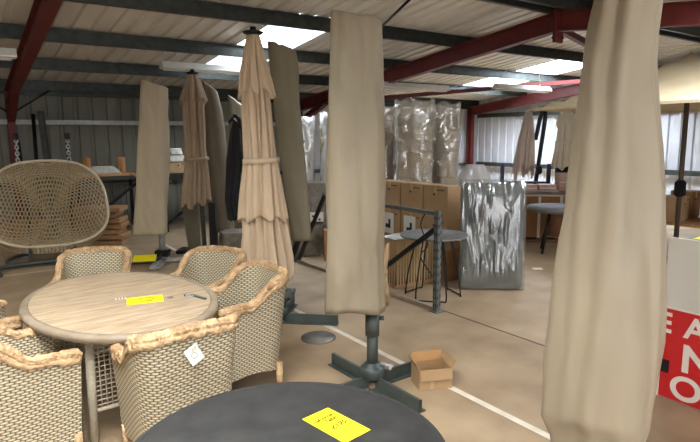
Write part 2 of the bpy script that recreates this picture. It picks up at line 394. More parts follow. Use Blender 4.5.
# ------------------------------------------------------------------ strip lights hung under the purlins
def batten(u0, u1, v, z, label):
    L = u1-u0; t = thing('strip_light', label, 'light', G((u0+u1)/2, v, z), ANG, 'strip lights under the roof')
    mb = MB(); mb.grid([[Vector((x, y, zz)) for y, zz in ((-0.05, 0.09), (-0.11, 0.0), (-0.105, -0.016), (0.105, -0.016), (0.11, 0), (0.05, 0.09))] for x in (-L/2, L/2)], close_u=True, cap0=True, cap1=True)
    for f in mb.bm.faces: f.smooth = False
    mb.build('housing', 'white_plastic', t)
    mb = MB()
    for y in (-0.045, 0.045): mb.tube([(-L/2+0.05, y, -0.03), (L/2-0.05, y, -0.03)], 0.013, 10)
    mb.build('tube', 'white_board', t)
    for x in (-L*0.32, L*0.32):
        mb = MB(); mb.tube(smooth_path([(x, 0, 0.085), (x+0.03, 0, 0.18), (x-0.02, 0, 0.3), (x, 0, zc(v)+0.13-z-0.01)], 5), 0.006, 6); mb.build('hanger', 'white_plastic', t)
batten(-1.3, 0.70, 7.85, 2.80, 'white strip light at the far left edge, before the red frame')
batten(2.75, 4.15, 9.02, 2.93, 'white strip light above the short closed beige parasols on the left')
batten(6.9, 8.8, 8.9, 2.82, 'bright white strip light just right of the central covered parasol')
batten(9.25, 11.0, 7.95, 2.82, 'thin white strip light under the roof near the red corner column')

# ------------------------------------------------------------------ cloth builders (x to the right, y away, built in world axes)
def cloth(name, rows, mat, parent, depth=0.7, nfold=5, amp=0.05, seed=0, sq=2.6, hem=None, cap=True, wr=0.012, nz=46, seg=84, ztop_tilt=0.0, twist=0.0, hemamp=0.0, ridges=()):
    """rows: (z, centre x, half width) from bottom to top"""
    rnd = random.Random(seed); ph = [rnd.uniform(0, 6.28) for _ in range(6)]
    z0, z1 = rows[0][0], rows[-1][0]; R = []
    for i in range(nz+1):
        t = i/nz; z = lerp(z0, z1, t); cx, hw = interp(rows, z); row = []
        for j in range(seg):
            a = 2*PI*j/seg+twist*t
            ca, sa = math.cos(a), math.sin(a)
            rr = 1/((abs(ca)**sq+abs(sa)**sq)**(1/sq))
            f = 1+amp*math.sin(nfold*a+ph[0]+1.1*math.sin(2.2*z+ph[1]))*(0.45+0.55*(1-t))+amp*0.5*math.sin((2*nfold+1)*a+ph[2]+1.7*z)
            f += wr*6*(noise.noise(Vector((ca*1.7+ph[3], sa*1.7, z*1.5)))) * 0.5
            for ra, rw, rh, rd in ridges:
                da = (a-ra-rd*(1-t)+PI) % (2*PI)-PI; f += rh*math.exp(-(da/rw)**2)
            x, y = ca*rr*hw*f, sa*rr*hw*depth*f
            w_ = noise.noise(Vector((x*9+ph[4], y*9, z*5+x*6)))*wr
            zz = z+(x/hw)*ztop_tilt*t + (hemamp*math.sin(3*a+ph[5])*(1-t)**8)
            row.append(Vector((cx+x*(1+w_), y*(1+w_)+w_*0.6, zz)))
        R.append(row)
    if cap:
        top = R[-1]; c = sum(top, Vector())/seg
        for s_, dz in ((0.97, 0.008), (0.7, 0.012), (0.35, 0.0), (0.05, -0.005)):
            R.append([c+(p-c)*s_+Vector((0, 0, dz+(p.z-c.z)*(s_-1)*0+0.012*noise.noise(p*14))) for p in top])
    mb = MB(); mb.grid(R, close_u=True, cap1=cap)
    return mb.build(name, mat, parent, solid=0.004)
def pleated(name, rows, mat, parent, n=8, amp=0.16, seed=0, depth=0.9, hemz=0.10, nz=60, seg=240, sq=2.0, lean=(0, 0)):
    """closed parasol canopy: gathered folds, pointed hem"""
    rnd = random.Random(seed); ph = [rnd.uniform(0, 6.28) for _ in range(6)]
    z0, z1 = rows[0][0], rows[-1][0]; R = []; NG = int(2.2*n)
    grooves = [(2*PI*(k+rnd.uniform(-0.3, 0.3))/NG, rnd.uniform(0.4, 1.5), rnd.uniform(0.045, 0.10), rnd.uniform(-0.12, 0.12), rnd.uniform(0, 6.28)) for k in range(NG)]
    for i in range(nz+1):
        t = i/nz; row = []
        for j in range(seg):
            a = 2*PI*j/seg; hz = hemz*(1-t)**2*(abs(math.sin(n*a/2+ph[0]))**1.5-0.3+0.35*math.sin(2*a+ph[1]))
            z = lerp(z0, z1, t)
            cx, hw = interp(rows, z)
            aa = a+0.25*math.sin(1.3*z+ph[2])
            tri = abs(((n*aa/PI+ph[3]) % 2)-1)*2-1
            tri2 = math.sin(2.0*n*aa+ph[4]+0.8*z)
            f = 1+0.45*amp*(0.55+0.45*(1-t))*(tri*0.8+0.28*tri2)*(0.2 if t > 0.97 else 1)+0.03*math.sin(3*a+2*z)
            for ga, gd, gw, gs, gp in grooves:
                da = (a-ga-gs*(z-1.5)-0.04*math.sin(3*z+gp)+PI) % (2*PI)-PI
                if abs(da) < 0.4: f -= 1.5*amp*gd*min(1, (1-t)*6+0.3)*math.exp(-(da/gw)**2)
            row.append(Vector((cx+math.cos(a)*hw*f, math.sin(a)*hw*depth*f, z+hz)))
        R.append(row)
    mb = MB(); mb.grid(R, close_u=True); return mb.build(name, mat, parent, solid=0.005)
def cross_base(parent, z=0.0, mat='dark_steel', L=0.52, rz=0.0, hub=0.08):
    for kk in range(4):
        a = rz+kk*PI/2; d = Vector((math.cos(a), math.sin(a), 0)); x = Vector((-d.y, d.x, 0)); mb = MB()
        p, q = d*0.05+Vector((0, 0, 0.05)), d*L+Vector((0, 0, 0.05))
        mb.beam(p, q, 0.022, 0.09); mb.beam(p+Vector((0, 0, -0.044)), q+Vector((0, 0, -0.044)), 0.10, 0.008); mb.beam(q-d*0.006, q, 0.03, 0.09)
        mb.build('base_arm', mat, parent, loc=(0, 0, z))
    mb = MB(); mb.lathe([(0, 0.08), (hub, 0.08), (hub*1.15, 0.09), (hub*1.15, 0.145), (hub*1.05, 0.16), (0.06, 0.165), (0.055, 0.19), (0, 0.19)], 28); mb.build('hub', mat, parent, loc=(0, 0, z))

# ------------------------------------------------------------------ central covered parasol
t = thing('covered_parasol', 'tall stone-coloured covered parasol in the middle, on a dark steel cross base', 'parasol', (0.16, 3.96, 0))
cloth('cover', [(0.60, -0.135, 0.214), (0.97, -0.129, 0.206), (1.40, -0.124, 0.199), (1.75, -0.118, 0.193), (2.10, -0.113, 0.187), (2.43, -0.102, 0.181), (2.64, -0.104, 0.176)],
      'cover_stone', t, depth=0.62, nfold=3, amp=0.03, seed=3, sq=3.4, wr=0.03, ztop_tilt=-0.03, hemamp=0.012, ridges=((4.25, 0.16, 0.10, 0.0), (4.75, 0.14, -0.07, 0.35), (5.3, 0.1, 0.07, 0.2)))
mb = MB(); mb.tube([(0, 0, 0.1), (0, 0, 0.42), (0, 0, 0.43), (0, 0, 1.9)], [0.042, 0.042, 0.034, 0.034], 20); mb.build('pole', 'dark_steel', t)
mb = MB(); mb.tube([(0.0, 0, 0.40), (0, 0, 0.56)], 0.052, 20); mb.tube([(0.05, 0, 0.53), (0.085, -0.0, 0.53)], 0.018, 10); mb.build('collar', 'dark_steel', t)
mb = MB(); mb.tube([(0.06, -0.05, 0.2), (0.13, -0.10, 0.2)], 0.012, 8); mb.tube([(0.12, -0.12, 0.185), (0.14, -0.08, 0.2)], 0.012, 8); mb.build('clamp_screw', 'pale_metal', t)
cross_base(t, rz=math.radians(36), L=0.52)

# right covered parasol, close to the camera
t = thing('covered_parasol', 'large cream covered parasol close up on the right, reaching above the frame', 'parasol', (1.15, 2.53, 0))
rows = [(0.35, 0.045, 0.205), (0.44, 0.050, 0.222), (0.53, 0.040, 0.258), (0.69, 0.046, 0.260), (0.89, 0.055, 0.262), (1.09, 0.056, 0.254), (1.32, 0.054, 0.236), (1.56, 0.055, 0.215), (1.78, 0.047, 0.198), (2.00, 0.037, 0.170), (2.17, 0.035, 0.152), (2.30, 0.042, 0.144), (2.42, 0.057, 0.140), (2.75, 0.06, 0.12)]
cloth('cover', rows, 'cover_cream', t, depth=0.72, nfold=3, amp=0.05, seed=14, sq=1.9, wr=0.026, hemamp=0.05, ridges=((4.55, 0.22, 0.16, -0.35), (4.15, 0.2, -0.08, -0.2), (5.75, 0.10, -0.12, 0.1), (5.35, 0.12, 0.06, 0.1)), nz=80, seg=130)
mb = MB(); mb.tube([(0, 0, 0.1), (0, 0, 2.3)], 0.034, 20); mb.build('pole', 'dark_steel', t)
cross_base(t, rz=math.radians(36), L=0.5)

# left covered parasol
t = thing('covered_parasol', 'cream covered parasol right of the hanging seat, yellow price card on its base', 'parasol', (-2.84, 8.23, 0))
cloth('cover', [(0.43, -0.13, 0.235), (0.94, -0.09, 0.228), (1.67, -0.025, 0.205), (2.24, 0.02, 0.19), (2.60, 0.06, 0.175)], 'cover_warm', t, depth=0.6, nfold=3, amp=0.05, seed=7, sq=3.0, ztop_tilt=-0.06, wr=0.03)
mb = MB(); mb.tube([(0.03, 0, 0.1), (0.03, 0, 2.2)], 0.045, 16); mb.build('pole', 'pale_metal', t)
mb = MB(); mb.box((0.03, 0, 0.14), (0.2, 0.14, 0.1), bev=0.01); mb.tube([(0.03, -0.08, 0.14), (-0.02, -0.14, 0.02)], 0.025, 8); mb.tube([(0.08, -0.08, 0.17), (0.19, -0.1, 0.2)], 0.014, 8); mb.build('clamp', 'black_metal', t)
mb = MB()
for a in (math.radians(10), math.radians(100)):
    d = Vector((math.cos(a), math.sin(a), 0)); mb.beam(-d*0.56+Vector((0, 0, 0.035)), d*0.56+Vector((0, 0, 0.035)), 0.16, 0.03); mb.beam(-d*0.56+Vector((0, 0, 0.03)), d*0.56+Vector((0, 0, 0.03)), 0.012, 0.06)
mb.build('base', 'pale_metal', t)
def card(name, label, cat, loc, rz, size, lines, tilt=None, ink='marker_ink', txt=0.03, rot=0.0):
    t = thing(name, label, cat, loc, rz)
    mb = MB(); mb.box((0, 0, 0.0012), (size[0], size[1], 0.0016)); mb.build('paper', 'sign_yellow', t)
    for i, (s, x, y, h, r) in enumerate(lines):
        c = bpy.data.curves.new('writing', 'FONT'); c.body = s; c.size = h; c.extrude = 0.0002; c.offset = 0.0013; c.shear = 0.35; c.align_x = 'CENTER'
        o = bpy.data.objects.new('writing', c); COL.objects.link(o)
        dg = bpy.context.evaluated_depsgraph_get(); me = bpy.data.meshes.new_from_object(o.evaluated_get(dg)); bpy.data.objects.remove(o)
        me.materials.clear(); me.materials.append(MATS[ink])
        q = bpy.data.objects.new('writing', me); COL.objects.link(q); q.parent = t; q.location = (x, y, 0.0023); q.rotation_euler = (0, 0, r)
    if tilt: t.rotation_euler = (tilt[0], tilt[1], rz)
    return t
card('price_card', 'yellow price card lying on the pale metal parasol base on the left', 'card', (-3.0, 8.0, 0.11), math.radians(12), (0.32, 0.22), [], tilt=(math.radians(14), 0))

# ------------------------------------------------------------------ large closed beige parasol and its base
def closed_parasol(name, label, loc, rows, vrows, mat, belt, top_z, seed, base=True, hat=True, n=8, amp=0.15, pole_to=None, polex=0.0, **kw):
    t = thing(name, label, 'parasol', loc)
    pleated('canopy', rows, mat, t, n=n, amp=amp, seed=seed, **kw)
    if vrows: pleated('top_flap', vrows, mat, t, n=n, amp=amp, seed=seed+1, hemz=0.07, nz=24, **{k_: v_ for k_, v_ in kw.items() if k_ == 'depth'})
    if belt:
        z, cx, r = belt; mb = MB(); P = [Vector((cx+math.cos(a)*r*(1+0.05*math.sin(9*a)), math.sin(a)*r*0.9*(1+0.05*math.sin(9*a)), 0)) for a in [2*PI*i/72 for i in range(72)]]
        mb.grid([[p+Vector((0, 0, z+0.06*p.x+dz)) for p in P] for dz in (-0.025, 0, 0.025)], close_u=True); mb.build('tie_strap', mat, t, solid=0.012)
    if hat:
        cx = rows[-1][1]; mb = MB(); mb.lathe([(0, top_z), (0.05, top_z), (0.09, top_z+0.015), (0.10, top_z+0.03), (0.03, top_z+0.05), (0.03, top_z+0.075), (0, top_z+0.08)], 20, (cx, 0, 0))
        mb.build('top_cap', 'black_metal', t)
    mb = MB(); mb.tube([(polex, 0, 0.05), (polex+(rows[-1][1]-polex)*0.9, 0, (pole_to or top_z)+0.01)], 0.034, 16); mb.build('pole', 'dark_steel', t)
    return t
t = closed_parasol('closed_parasol', 'tall closed beige parasol beside the tan paper-edged chairs, pleated and tied', (-0.72, 5.44, 0),
    [(0.46, -0.125, 0.27), (0.62, -0.125, 0.25), (0.94, -0.13, 0.205), (1.24, -0.142, 0.180), (1.58, -0.138, 0.150), (1.66, -0.137, 0.147), (2.01, -0.15, 0.142), (2.38, -0.165, 0.122), (2.66, -0.172, 0.085), (2.79, -0.176, 0.055)],
    [(2.24, -0.16, 0.172), (2.4, -0.165, 0.148), (2.62, -0.172, 0.098), (2.80, -0.176, 0.055)], 'canopy_beige', (1.63, -0.137, 0.170), 2.79, 5, n=7, amp=0.34, hemz=0.2, polex=0.03)
cross_base(t, rz=math.radians(-8), L=0.60)
for a in t.children:
    if a.name.startswith(('base_arm', 'hub')): a.location.x = 0.0
pleated('skirt_flap', [(1.05, -0.14, 0.235), (1.3, -0.14, 0.205), (1.62, -0.137, 0.158)], 'canopy_beige', t, n=7, amp=0.2, seed=5, hemz=0.05, nz=20)
# clamp and winder on the pole
mb = MB(); mb.tube([(0.03, 0, 0.1), (0.03, 0, 0.58)], 0.055, 16); mb.box((0.06, 0.0, 0.3), (0.16, 0.1, 0.08), bev=0.01); mb.tube([(0.1, -0.02, 0.32), (0.17, -0.03, 0.34)], 0.018, 8); mb.build('clamp', 'dark_steel', t)

mb = MB(); mb.cyl((0, 0, 0), 0.16, 0.012, 32); o = mb.build('round_plate', 'silver_disc', loc=(-0.30, 4.98, 0)); tag(o, 'flat grey metal disc lying on the floor beside the steel parasol base', 'plate')

# olive covers beyond
def covered(label, loc, rows, mat, seed, base=False, depth=0.55, amp=0.04, polex=0, poleh=0.5, **kw):
    t = thing('covered_parasol', label, 'parasol', loc)
    cloth('cover', rows, mat, t, depth=depth, nfold=3, amp=amp, seed=seed, sq=2.8, **kw)
    mb = MB(); mb.tube([(polex, 0, 0.0), (rows[0][1], 0, rows[0][0]+0.1), (rows[-1][1], 0, rows[-1][0]-0.2)], 0.034, 12); mb.build('pole', 'black_metal', t)
    mb = MB(); mb.box((polex, 0, 0.03), (0.34, 0.34, 0.06), bev=0.01); mb.build('base', 'black_metal', t)
    return t
covered('smooth olive covered parasol leaning behind the tall closed beige parasol', (-0.83, 6.3, 0), [(0.68, 0.268, 0.114), (1.14, 0.232, 0.124), (1.70, 0.182, 0.140), (2.25, 0.133, 0.143), (2.70, 0.115, 0.155), (2.82, 0.10, 0.148)], 'cover_olive', 21, ztop_tilt=-0.05, polex=0.0)
t = closed_parasol('closed_parasol', 'shorter closed taupe parasol between the cream cover and the olive covers', (-2.25, 8.21, 0),
    [(0.86, -0.015, 0.215), (1.23, 0.003, 0.185), (1.49, 0.016, 0.158), (1.67, 0.009, 0.15), (2.10, 0.015, 0.15), (2.38, 0.014, 0.145), (2.59, 0.02, 0.11), (2.73, 0.017, 0.06)],
    [(2.33, 0.014, 0.195), (2.5, 0.014, 0.15), (2.62, 0.018, 0.11), (2.74, 0.017, 0.06)], 'canopy_taupe', (1.53, 0.012, 0.172), 2.73, 9, n=7, amp=0.2, hemz=0.08, polex=0.08)
mb = MB(); mb.box((0.12, 0, 0.06), (0.36, 0.36, 0.12)); mb.build('base', 'black_metal', t)
mb = MB(); mb.box((0.22, 0, 0.45), (0.1, 0.1, 0.9)); mb.build('upright', 'black_metal', t)
t = covered('slim taupe covered parasol just right of the shorter closed parasol', (-2.05, 8.85, 0), [(0.35, 0.02, 0.16), (0.9, 0.0, 0.165), (1.6, -0.03, 0.16), (2.3, -0.06, 0.14), (2.62, -0.1, 0.11)], 'cover_taupe', 22, ztop_tilt=-0.08)
covered('narrow olive cover with a peaked top behind the slim taupe cover', (-1.80, 9.35, 0), [(0.3, 0.0, 0.15), (1.2, -0.02, 0.16), (2.1, -0.02, 0.16), (2.42, -0.04, 0.13)], 'cover_olive', 23, ztop_tilt=-0.1)
covered('long taupe cover hanging low behind the shorter closed parasol', (-2.62, 8.95, 0), [(0.03, 0.10, 0.10), (0.5, 0.07, 0.12), (0.8, 0.05, 0.13), (1.0, 0.03, 0.12)], 'cover_taupe', 24)
# black parasol with bent arm
t = thing('closed_parasol', 'small closed black parasol with a bent arm on top, behind the chairs', 'parasol', (-1.57, 7.7, 0))
pleated('canopy', [(0.71, -0.0, 0.125), (0.99, -0.03, 0.125), (1.54, -0.01, 0.098), (1.94, 0.02, 0.058), (2.06, 0.03, 0.03)], 'canopy_black', t, n=6, amp=0.14, seed=31, hemz=0.05)
mb = MB(); mb.tube(smooth_path([(0.1, 0, 0.05), (0.12, 0, 1.6), (0.1, 0, 2.0), (0.05, 0, 2.12), (0.0, 0, 2.13)], 5), 0.026, 10); mb.build('pole', 'black_metal', t)
mb = MB(); mb.tube([(-0.02, 0, 2.1), (0.16, 0, 1.9)], 0.022, 8); mb.tube([(-0.06, 0, 2.04), (0.0, 0, 2.12)], 0.02, 8); mb.build('arm', 'black_metal', t)
mb = MB(); mb.box((0.1, 0, 0.03), (0.5, 0.5, 0.06)); mb.build('base', 'black_metal', t)

# ------------------------------------------------------------------ oval dining table (local X along its short axis, planks along local Y -> short axis)
TC = Vector((-1.61, 3.80, 0)); LV = Vector((.622, -.783, 0)); SV = Vector((.783, .622, 0))
RA, RB = 0.877, 0.611                      # half axes along LV and SV
t = thing('oval_table', 'oval plank-topped dining table ringed by six woven chairs', 'table', TC, math.atan2(LV.y, LV.x))   # local x = LV, local y = SV
def oval(mb, prof, seg=96):
    rows = [[Vector((math.cos(2*PI*j/seg)*(RA-d), math.sin(2*PI*j/seg)*(RB-d), z)) for j in range(seg)] for d, z in prof]
    return mb.grid(rows, close_u=True)
mb = MB(); vs = oval(mb, [(0.055, 0.736), (0.055, 0.742), (0.058, 0.7435)]); mb.bm.faces.new(vs[-1]); mb.build('tabletop', 'table_planks', t)
mb = MB(); oval(mb, [(0.06, 0.690), (0.02, 0.690), (0.004, 0.700), (0.0, 0.72), (0.003, 0.733), (0.014, 0.7415), (0.04, 0.7435), (0.0535, 0.7425), (0.0545, 0.734)]); vs = oval(mb, [(0.06, 0.690), (0.061, 0.6905)]); mb.bm.faces.new(vs[-1]); mb.build('rim', 'table_rim', t)
for sx in (-1, 1):
    for sy in (-1, 1):
        mb = MB(); mb.tube([(sx*0.50, sy*0.35, 0.0), (sx*0.48, sy*0.33, 0.70)], 0.027, 14); mb.build('leg', 'rope_grey', t)
def lattice(p, q, z0, z1, nx, nz):
    mb = MB(); p, q = Vector(p), Vector(q)
    for i in range(nx+1):
        a = p.lerp(q, i/nx); mb.tube([a+Vector((0, 0, z0)), a+Vector((0, 0, z1))], 0.0045, 6)
    for i in range(nz+1):
        z = lerp(z0, z1, i/nz); mb.tube([p+Vector((0, 0, z)), q+Vector((0, 0, z))], 0.0045, 6)
    mb.tube([p+Vector((0, 0, z0)), q+Vector((0, 0, z0))], 0.014, 8); return mb
for sx in (-1, 1): lattice((sx*0.49, -0.32, 0), (sx*0.49, 0.32, 0), 0.2, 0.69, 20, 16).build('lattice_panel', 'rope_grey', t)
for sy in (): lattice((-0.46, sy*0.29, 0), (0.46, sy*0.29, 0), 0.2, 0.69, 30, 16).build('lattice_panel', 'rope_grey', t)
mb = MB(); mb.cyl((0.22, 0.27, 0.7435), 0.022, 0.003, 20); mb.build('hole_cap', 'silver_disc', t)
card('price_card', 'yellow handwritten price card lying on the oval plank table', 'card', (-1.415, 3.735, 0.7445), math.radians(22), (0.235, 0.17), [('Oval Table', 0, 0.035, 0.036, 0), ('+ 6 Chairs', 0, -0.008, 0.034, 0), ('£995-', 0.01, -0.052, 0.036, 0)])
mb = MB(); mb.box((0, 0, 0.0008), (0.07, 0.035, 0.0012)); o = mb.build('sticker', 'white_plastic', loc=(-1.60, 3.775, 0.7436), rz=0.35)
tag(o, 'tiny pale sticker left of the yellow card on the oval table', 'sticker')
for q in (-0.02, 0.0, 0.02):
    mb = MB(); mb.box((q, 0, 0.0018), (0.012, 0.022, 0.001)); mb.build('print_mark', 'black_rubber', o)
t = thing('metal_latch', 'small grey metal latch lying near the right end of the oval table', 'latch', (-1.08, 3.80, 0.7436), math.radians(-40))
mb = MB(); mb.box((0.03, 0, 0.008), (0.16, 0.022, 0.012), bev=0.003); mb.build('bar', 'grey_steel', t)
mb = MB(); P = [Vector((-0.045+math.cos(a)*0.025, -0.02+math.sin(a)*0.03, 0.008)) for a in [2*PI*i/16 for i in range(16)]]; mb.tube(P, 0.005, 6, closed=True); mb.build('ring', 'pale_metal', t)
mb = MB(); mb.box((-0.075, -0.035, 0.006), (0.018, 0.018, 0.01)); mb.build('stop', 'black_rubber', t)

# ------------------------------------------------------------------ woven armchair (faces local +Y)
def chair_path():
    """plan of the tub wall, front left round the back to front right; returns (x, y, top z, flare)"""
    W, D, R = 0.30, 0.265, 0.13; pts = []
    for i in range(9): pts.append((-W, lerp(D, -D+R, i/8)))
    for i in range(1, 8): a = PI+PI/2*i/8; pts.append((-W+R+R*math.cos(a), -D+R+R*math.sin(a)))
    for i in range(13): pts.append((lerp(-W+R, W-R, i/12), -D))
    full = pts+[(-x, y) for x, y in reversed(pts[:-0 or None])][13:]
    return full
def chair_height(x, y):
    # back top 0.87, swooping to arm 0.65 at the sides
    t_ = min(1, max(0, (y+0.21)/0.25)); s = t_*t_*(3-2*t_)
    return lerp(0.865-0.03*(abs(x)/0.3)**3, 0.675, s) - 0.012*max(0, (y-0.15)/0.15)
def make_chair(name, label, loc, rz):
    t = thing(name, label, 'chair', loc, rz, 'woven armchairs round the oval table')
    P = chair_path(); nzr = 16
    def pt(x, y, z, off=0.0):
        h = (z-0.1)/0.76; k_ = lerp(0.80, 1.0, max(0, min(1, h))**0.8)+0.03*math.sin(PI*max(0, min(1, h)))*-1
        back = 0.05*h if y < -0.1 else 0.0
        return Vector((x*(k_+off/0.3), y*(0.86+0.14*h+off/0.3)-back*min(1, (-y-0.1)/0.15 if y < -0.1 else 0), z))
    L = [0]
    for a, b in zip(P, P[1:]): L.append(L[-1]+math.dist(a, b))
    for off, nm in ((0.0, 'outer'), (-0.04, 'inner')):
        pass
    mb = MB()
    def zb(x, y): return 0.115+0.055*(1-min(1, abs(x)/0.24)**2)*(1 if y < -0.25 else 0)+ (0.05*(1-((y)/0.3)**2) if abs(x) > 0.25 else 0)
    outer = [[pt(x, y, lerp(zb(x, y), chair_height(x, y), i/nzr)) for x, y in P] for i in range(nzr+1)]
    mb.grid(outer, uvs=lambda i, j: (L[min(j, len(L)-1)], outer[min(i, nzr)][min(j, len(P)-1)].z))
    inner = [[pt(x, y, lerp(0.40, chair_height(x, y), i/nzr), -0.045) for x, y in P] for i in range(nzr+1)]
    mb.grid(inner, flip=True, uvs=lambda i, j: (L[min(j, len(L)-1)], inner[min(i, nzr)][min(j, len(P)-1)].z))
    # front edges of the arms
    for j in (0, -1):
        mb.grid([[outer[i][j] for i in range(nzr+1)], [pt(P[j][0], P[j][1], outer[i][j].z, -0.045) for i in range(nzr+1)]], uvs=lambda a, b: (a*0.045, b*0.035))
    mb.build('backrest', 'wicker', t, smooth=True)
    mb = MB()
    seat = [(x*0.92, y) for x, y in ((-0.26, 0.25), (0.26, 0.25), (0.26, -0.24), (-0.26, -0.24))]
    mb.grid([[Vector((x*0.84, lerp(-0.21, 0.25, k_/8), 0.43+0.012*math.sin(PI*k_/8))) for x in (-0.29, -0.15, 0, 0.15, 0.29)] for k_ in range(9)], uvs=lambda i, j: (j*0.14, i*0.065))
    mb.grid([[Vector((x*0.86, 0.25, z)) for x in (-0.29, -0.15, 0, 0.15, 0.29)] for z in (0.16, 0.25, 0.34, 0.43)], uvs=lambda i, j: (j*0.14, i*0.09))
    mb.build('seat', 'wicker', t)
    # legs wrapped in paper
    for sx in (-1, 1):
        for y in (-0.21, 0.215):
            mb = MB(); mb.tube([(sx*0.225, y, 0.0), (sx*0.228, y, 0.06), (sx*0.232, y, 0.2)], [0.021, 0.025, 0.024], 9, jitter=0.12, seed=int(y*100)+sx); mb.build('leg', 'packing_paper', t)
    # paper wrapped round the top edge
    rnd = random.Random(len(label)); path = []; rad = []
    for i in range(len(P)*3-2):
        j = i/3; a = int(j); f = j-a; b = min(a+1, len(P)-1); x, y = lerp(P[a][0], P[b][0], f), lerp(P[a][1], P[b][1], f)
        p = pt(x, y, chair_height(x, y), -0.022); path.append(p+Vector((rnd.uniform(-.002, .002), rnd.uniform(-.002, .002), rnd.uniform(-.002, .003)))); rad.append(0.031*rnd.uniform(0.9, 1.1))
    f0 = path[0]+Vector((0, 0.02, -0.015)); f1 = path[-1]+Vector((0, 0.02, -0.015))
    mb = MB(); mb.tube([f0]+path+[f1], [0.022]+rad+[0.022], 10, jitter=0.13, seed=3); [setattr(f, 'smooth', False) for f in mb.bm.faces]; mb.build('paper_wrap', 'packing_paper', t)
    # flaps of paper hanging unevenly below the roll
    mb = MB(); rows_o = [[], [], []]
    for i, p in enumerate(path):
        c = Vector((p.x, p.y, 0)); n_ = c.normalized() if c.length > 0 else Vector((0, -1, 0)); d = 0.02+0.035*abs(noise.noise(Vector((i*0.09, 4.2, len(label)*0.37))))*2
        for k_, q in enumerate((0.0, 0.6, 1.0)): rows_o[k_].append(p+n_*(0.031+0.003*rnd.random())+Vector((0, 0, 0.0-d*q-0.008)))
    mb.grid(rows_o); mb.build('paper_flap', 'packing_paper', t, solid=0.003)
    return t
def facing(d): return math.atan2(-d.x, d.y)
def ls(l, s_): p = TC+LV*l+SV*s_; p.z = 0; return p
chairD = make_chair('woven_armchair', 'woven armchair nearest the camera with its back turned, white tag hanging on it', ls(0.98, 0.0), facing(-LV))
dup(chairD, ls(-0.99, 0.05), facing(LV*0.89-SV*0.45), 'woven armchair at the far end of the oval table, facing the camera')
dup(chairD, ls(-0.40, 0.78), facing(-SV*0.88+LV*0.46), 'woven armchair behind the oval table, between the far-end chair and the side-on one')
dup(chairD, ls(0.31, 0.74), facing(-SV-LV*0.04), 'woven armchair seen side-on at the right of the oval table, before the closed parasol')
dup(chairD, ls(0.46, -0.69), facing(SV), 'woven armchair at the lower left corner, its paper-edged arm against the table')
dup(chairD, ls(-0.40, -0.86), facing(SV-LV*0.05), 'woven armchair half out of the frame at the left, above the lower left one')
t = thing('swing_tag', 'small white paper tag hanging from the nearest woven armchair back', 'tag', ls(1.30, -0.02)+Vector((0, 0, 0.80)), facing(-LV))
mb = MB(); mb.box((0, -0.012, -0.062), (0.075, 0.0015, 0.10), Matrix.Rotation(math.radians(-28), 3, 'Y')); mb.build('paper_tag', 'white_plastic', t)
mb = MB(); P = [Vector((math.cos(a)*0.016, -0.0138, -0.065+math.sin(a)*0.016)) for a in [2*PI*i/18 for i in range(18)]]; mb.tube(P, 0.0012, 5, closed=True)
for i in range(3): mb.box((0.0, -0.0138, -0.035-0.007*i+0.012), (0.03, 0.0006, 0.0016), Matrix.Rotation(math.radians(-28), 3, 'Y'))
mb.build('printed_mark', 'grey_steel', t)
mb = MB(); mb.tube([(0.02, -0.012, -0.015), (0.015, 0.0, 0.012)], 0.0015, 5); mb.build('string', 'white_plastic', t)

# ------------------------------------------------------------------ round black table in front
t = thing('round_table', 'round black slate-look table in the foreground', 'table', (-0.229, 1.853, 0))
mb = MB(); mb.lathe([(0.0, 0.7405), (0.555, 0.7405), (0.5555, 0.74)], 96); mb.build('tabletop', 'slate_top', t)
mb = MB(); mb.lathe([(0.556, 0.737), (0.56, 0.7405), (0.572, 0.7405), (0.579, 0.736), (0.579, 0.722), (0.572, 0.716), (0.50, 0.716), (0.0, 0.716)], 96); mb.build('rim', 'slate_edge', t)
mb = MB(); mb.tube([(0, 0, 0.05), (0, 0, 0.716)], 0.045, 20); mb.build('column', 'black_metal', t)
for k_ in range(4):
    a = PI/4+k_*PI/2; mb = MB(); mb.tube(smooth_path([(0, 0, 0.1), (math.cos(a)*0.2, math.sin(a)*0.2, 0.07), (math.cos(a)*0.4, math.sin(a)*0.4, 0.02)], 5), 0.02, 8); mb.build('foot', 'black_metal', t)
    a += PI/4; 
card('price_card', 'yellow handwritten price card lying on the round black table', 'card', (-0.06, 2.035, 0.7412), math.atan2(0.11, 0.115), (0.135, 0.245),
     [('Glenrose', 0.0, 0.060, 0.029, 0.06), ('Table', 0.012, 0.032, 0.032, 0.06), ('£195-', 0.012, -0.02, 0.038, 0.08)])

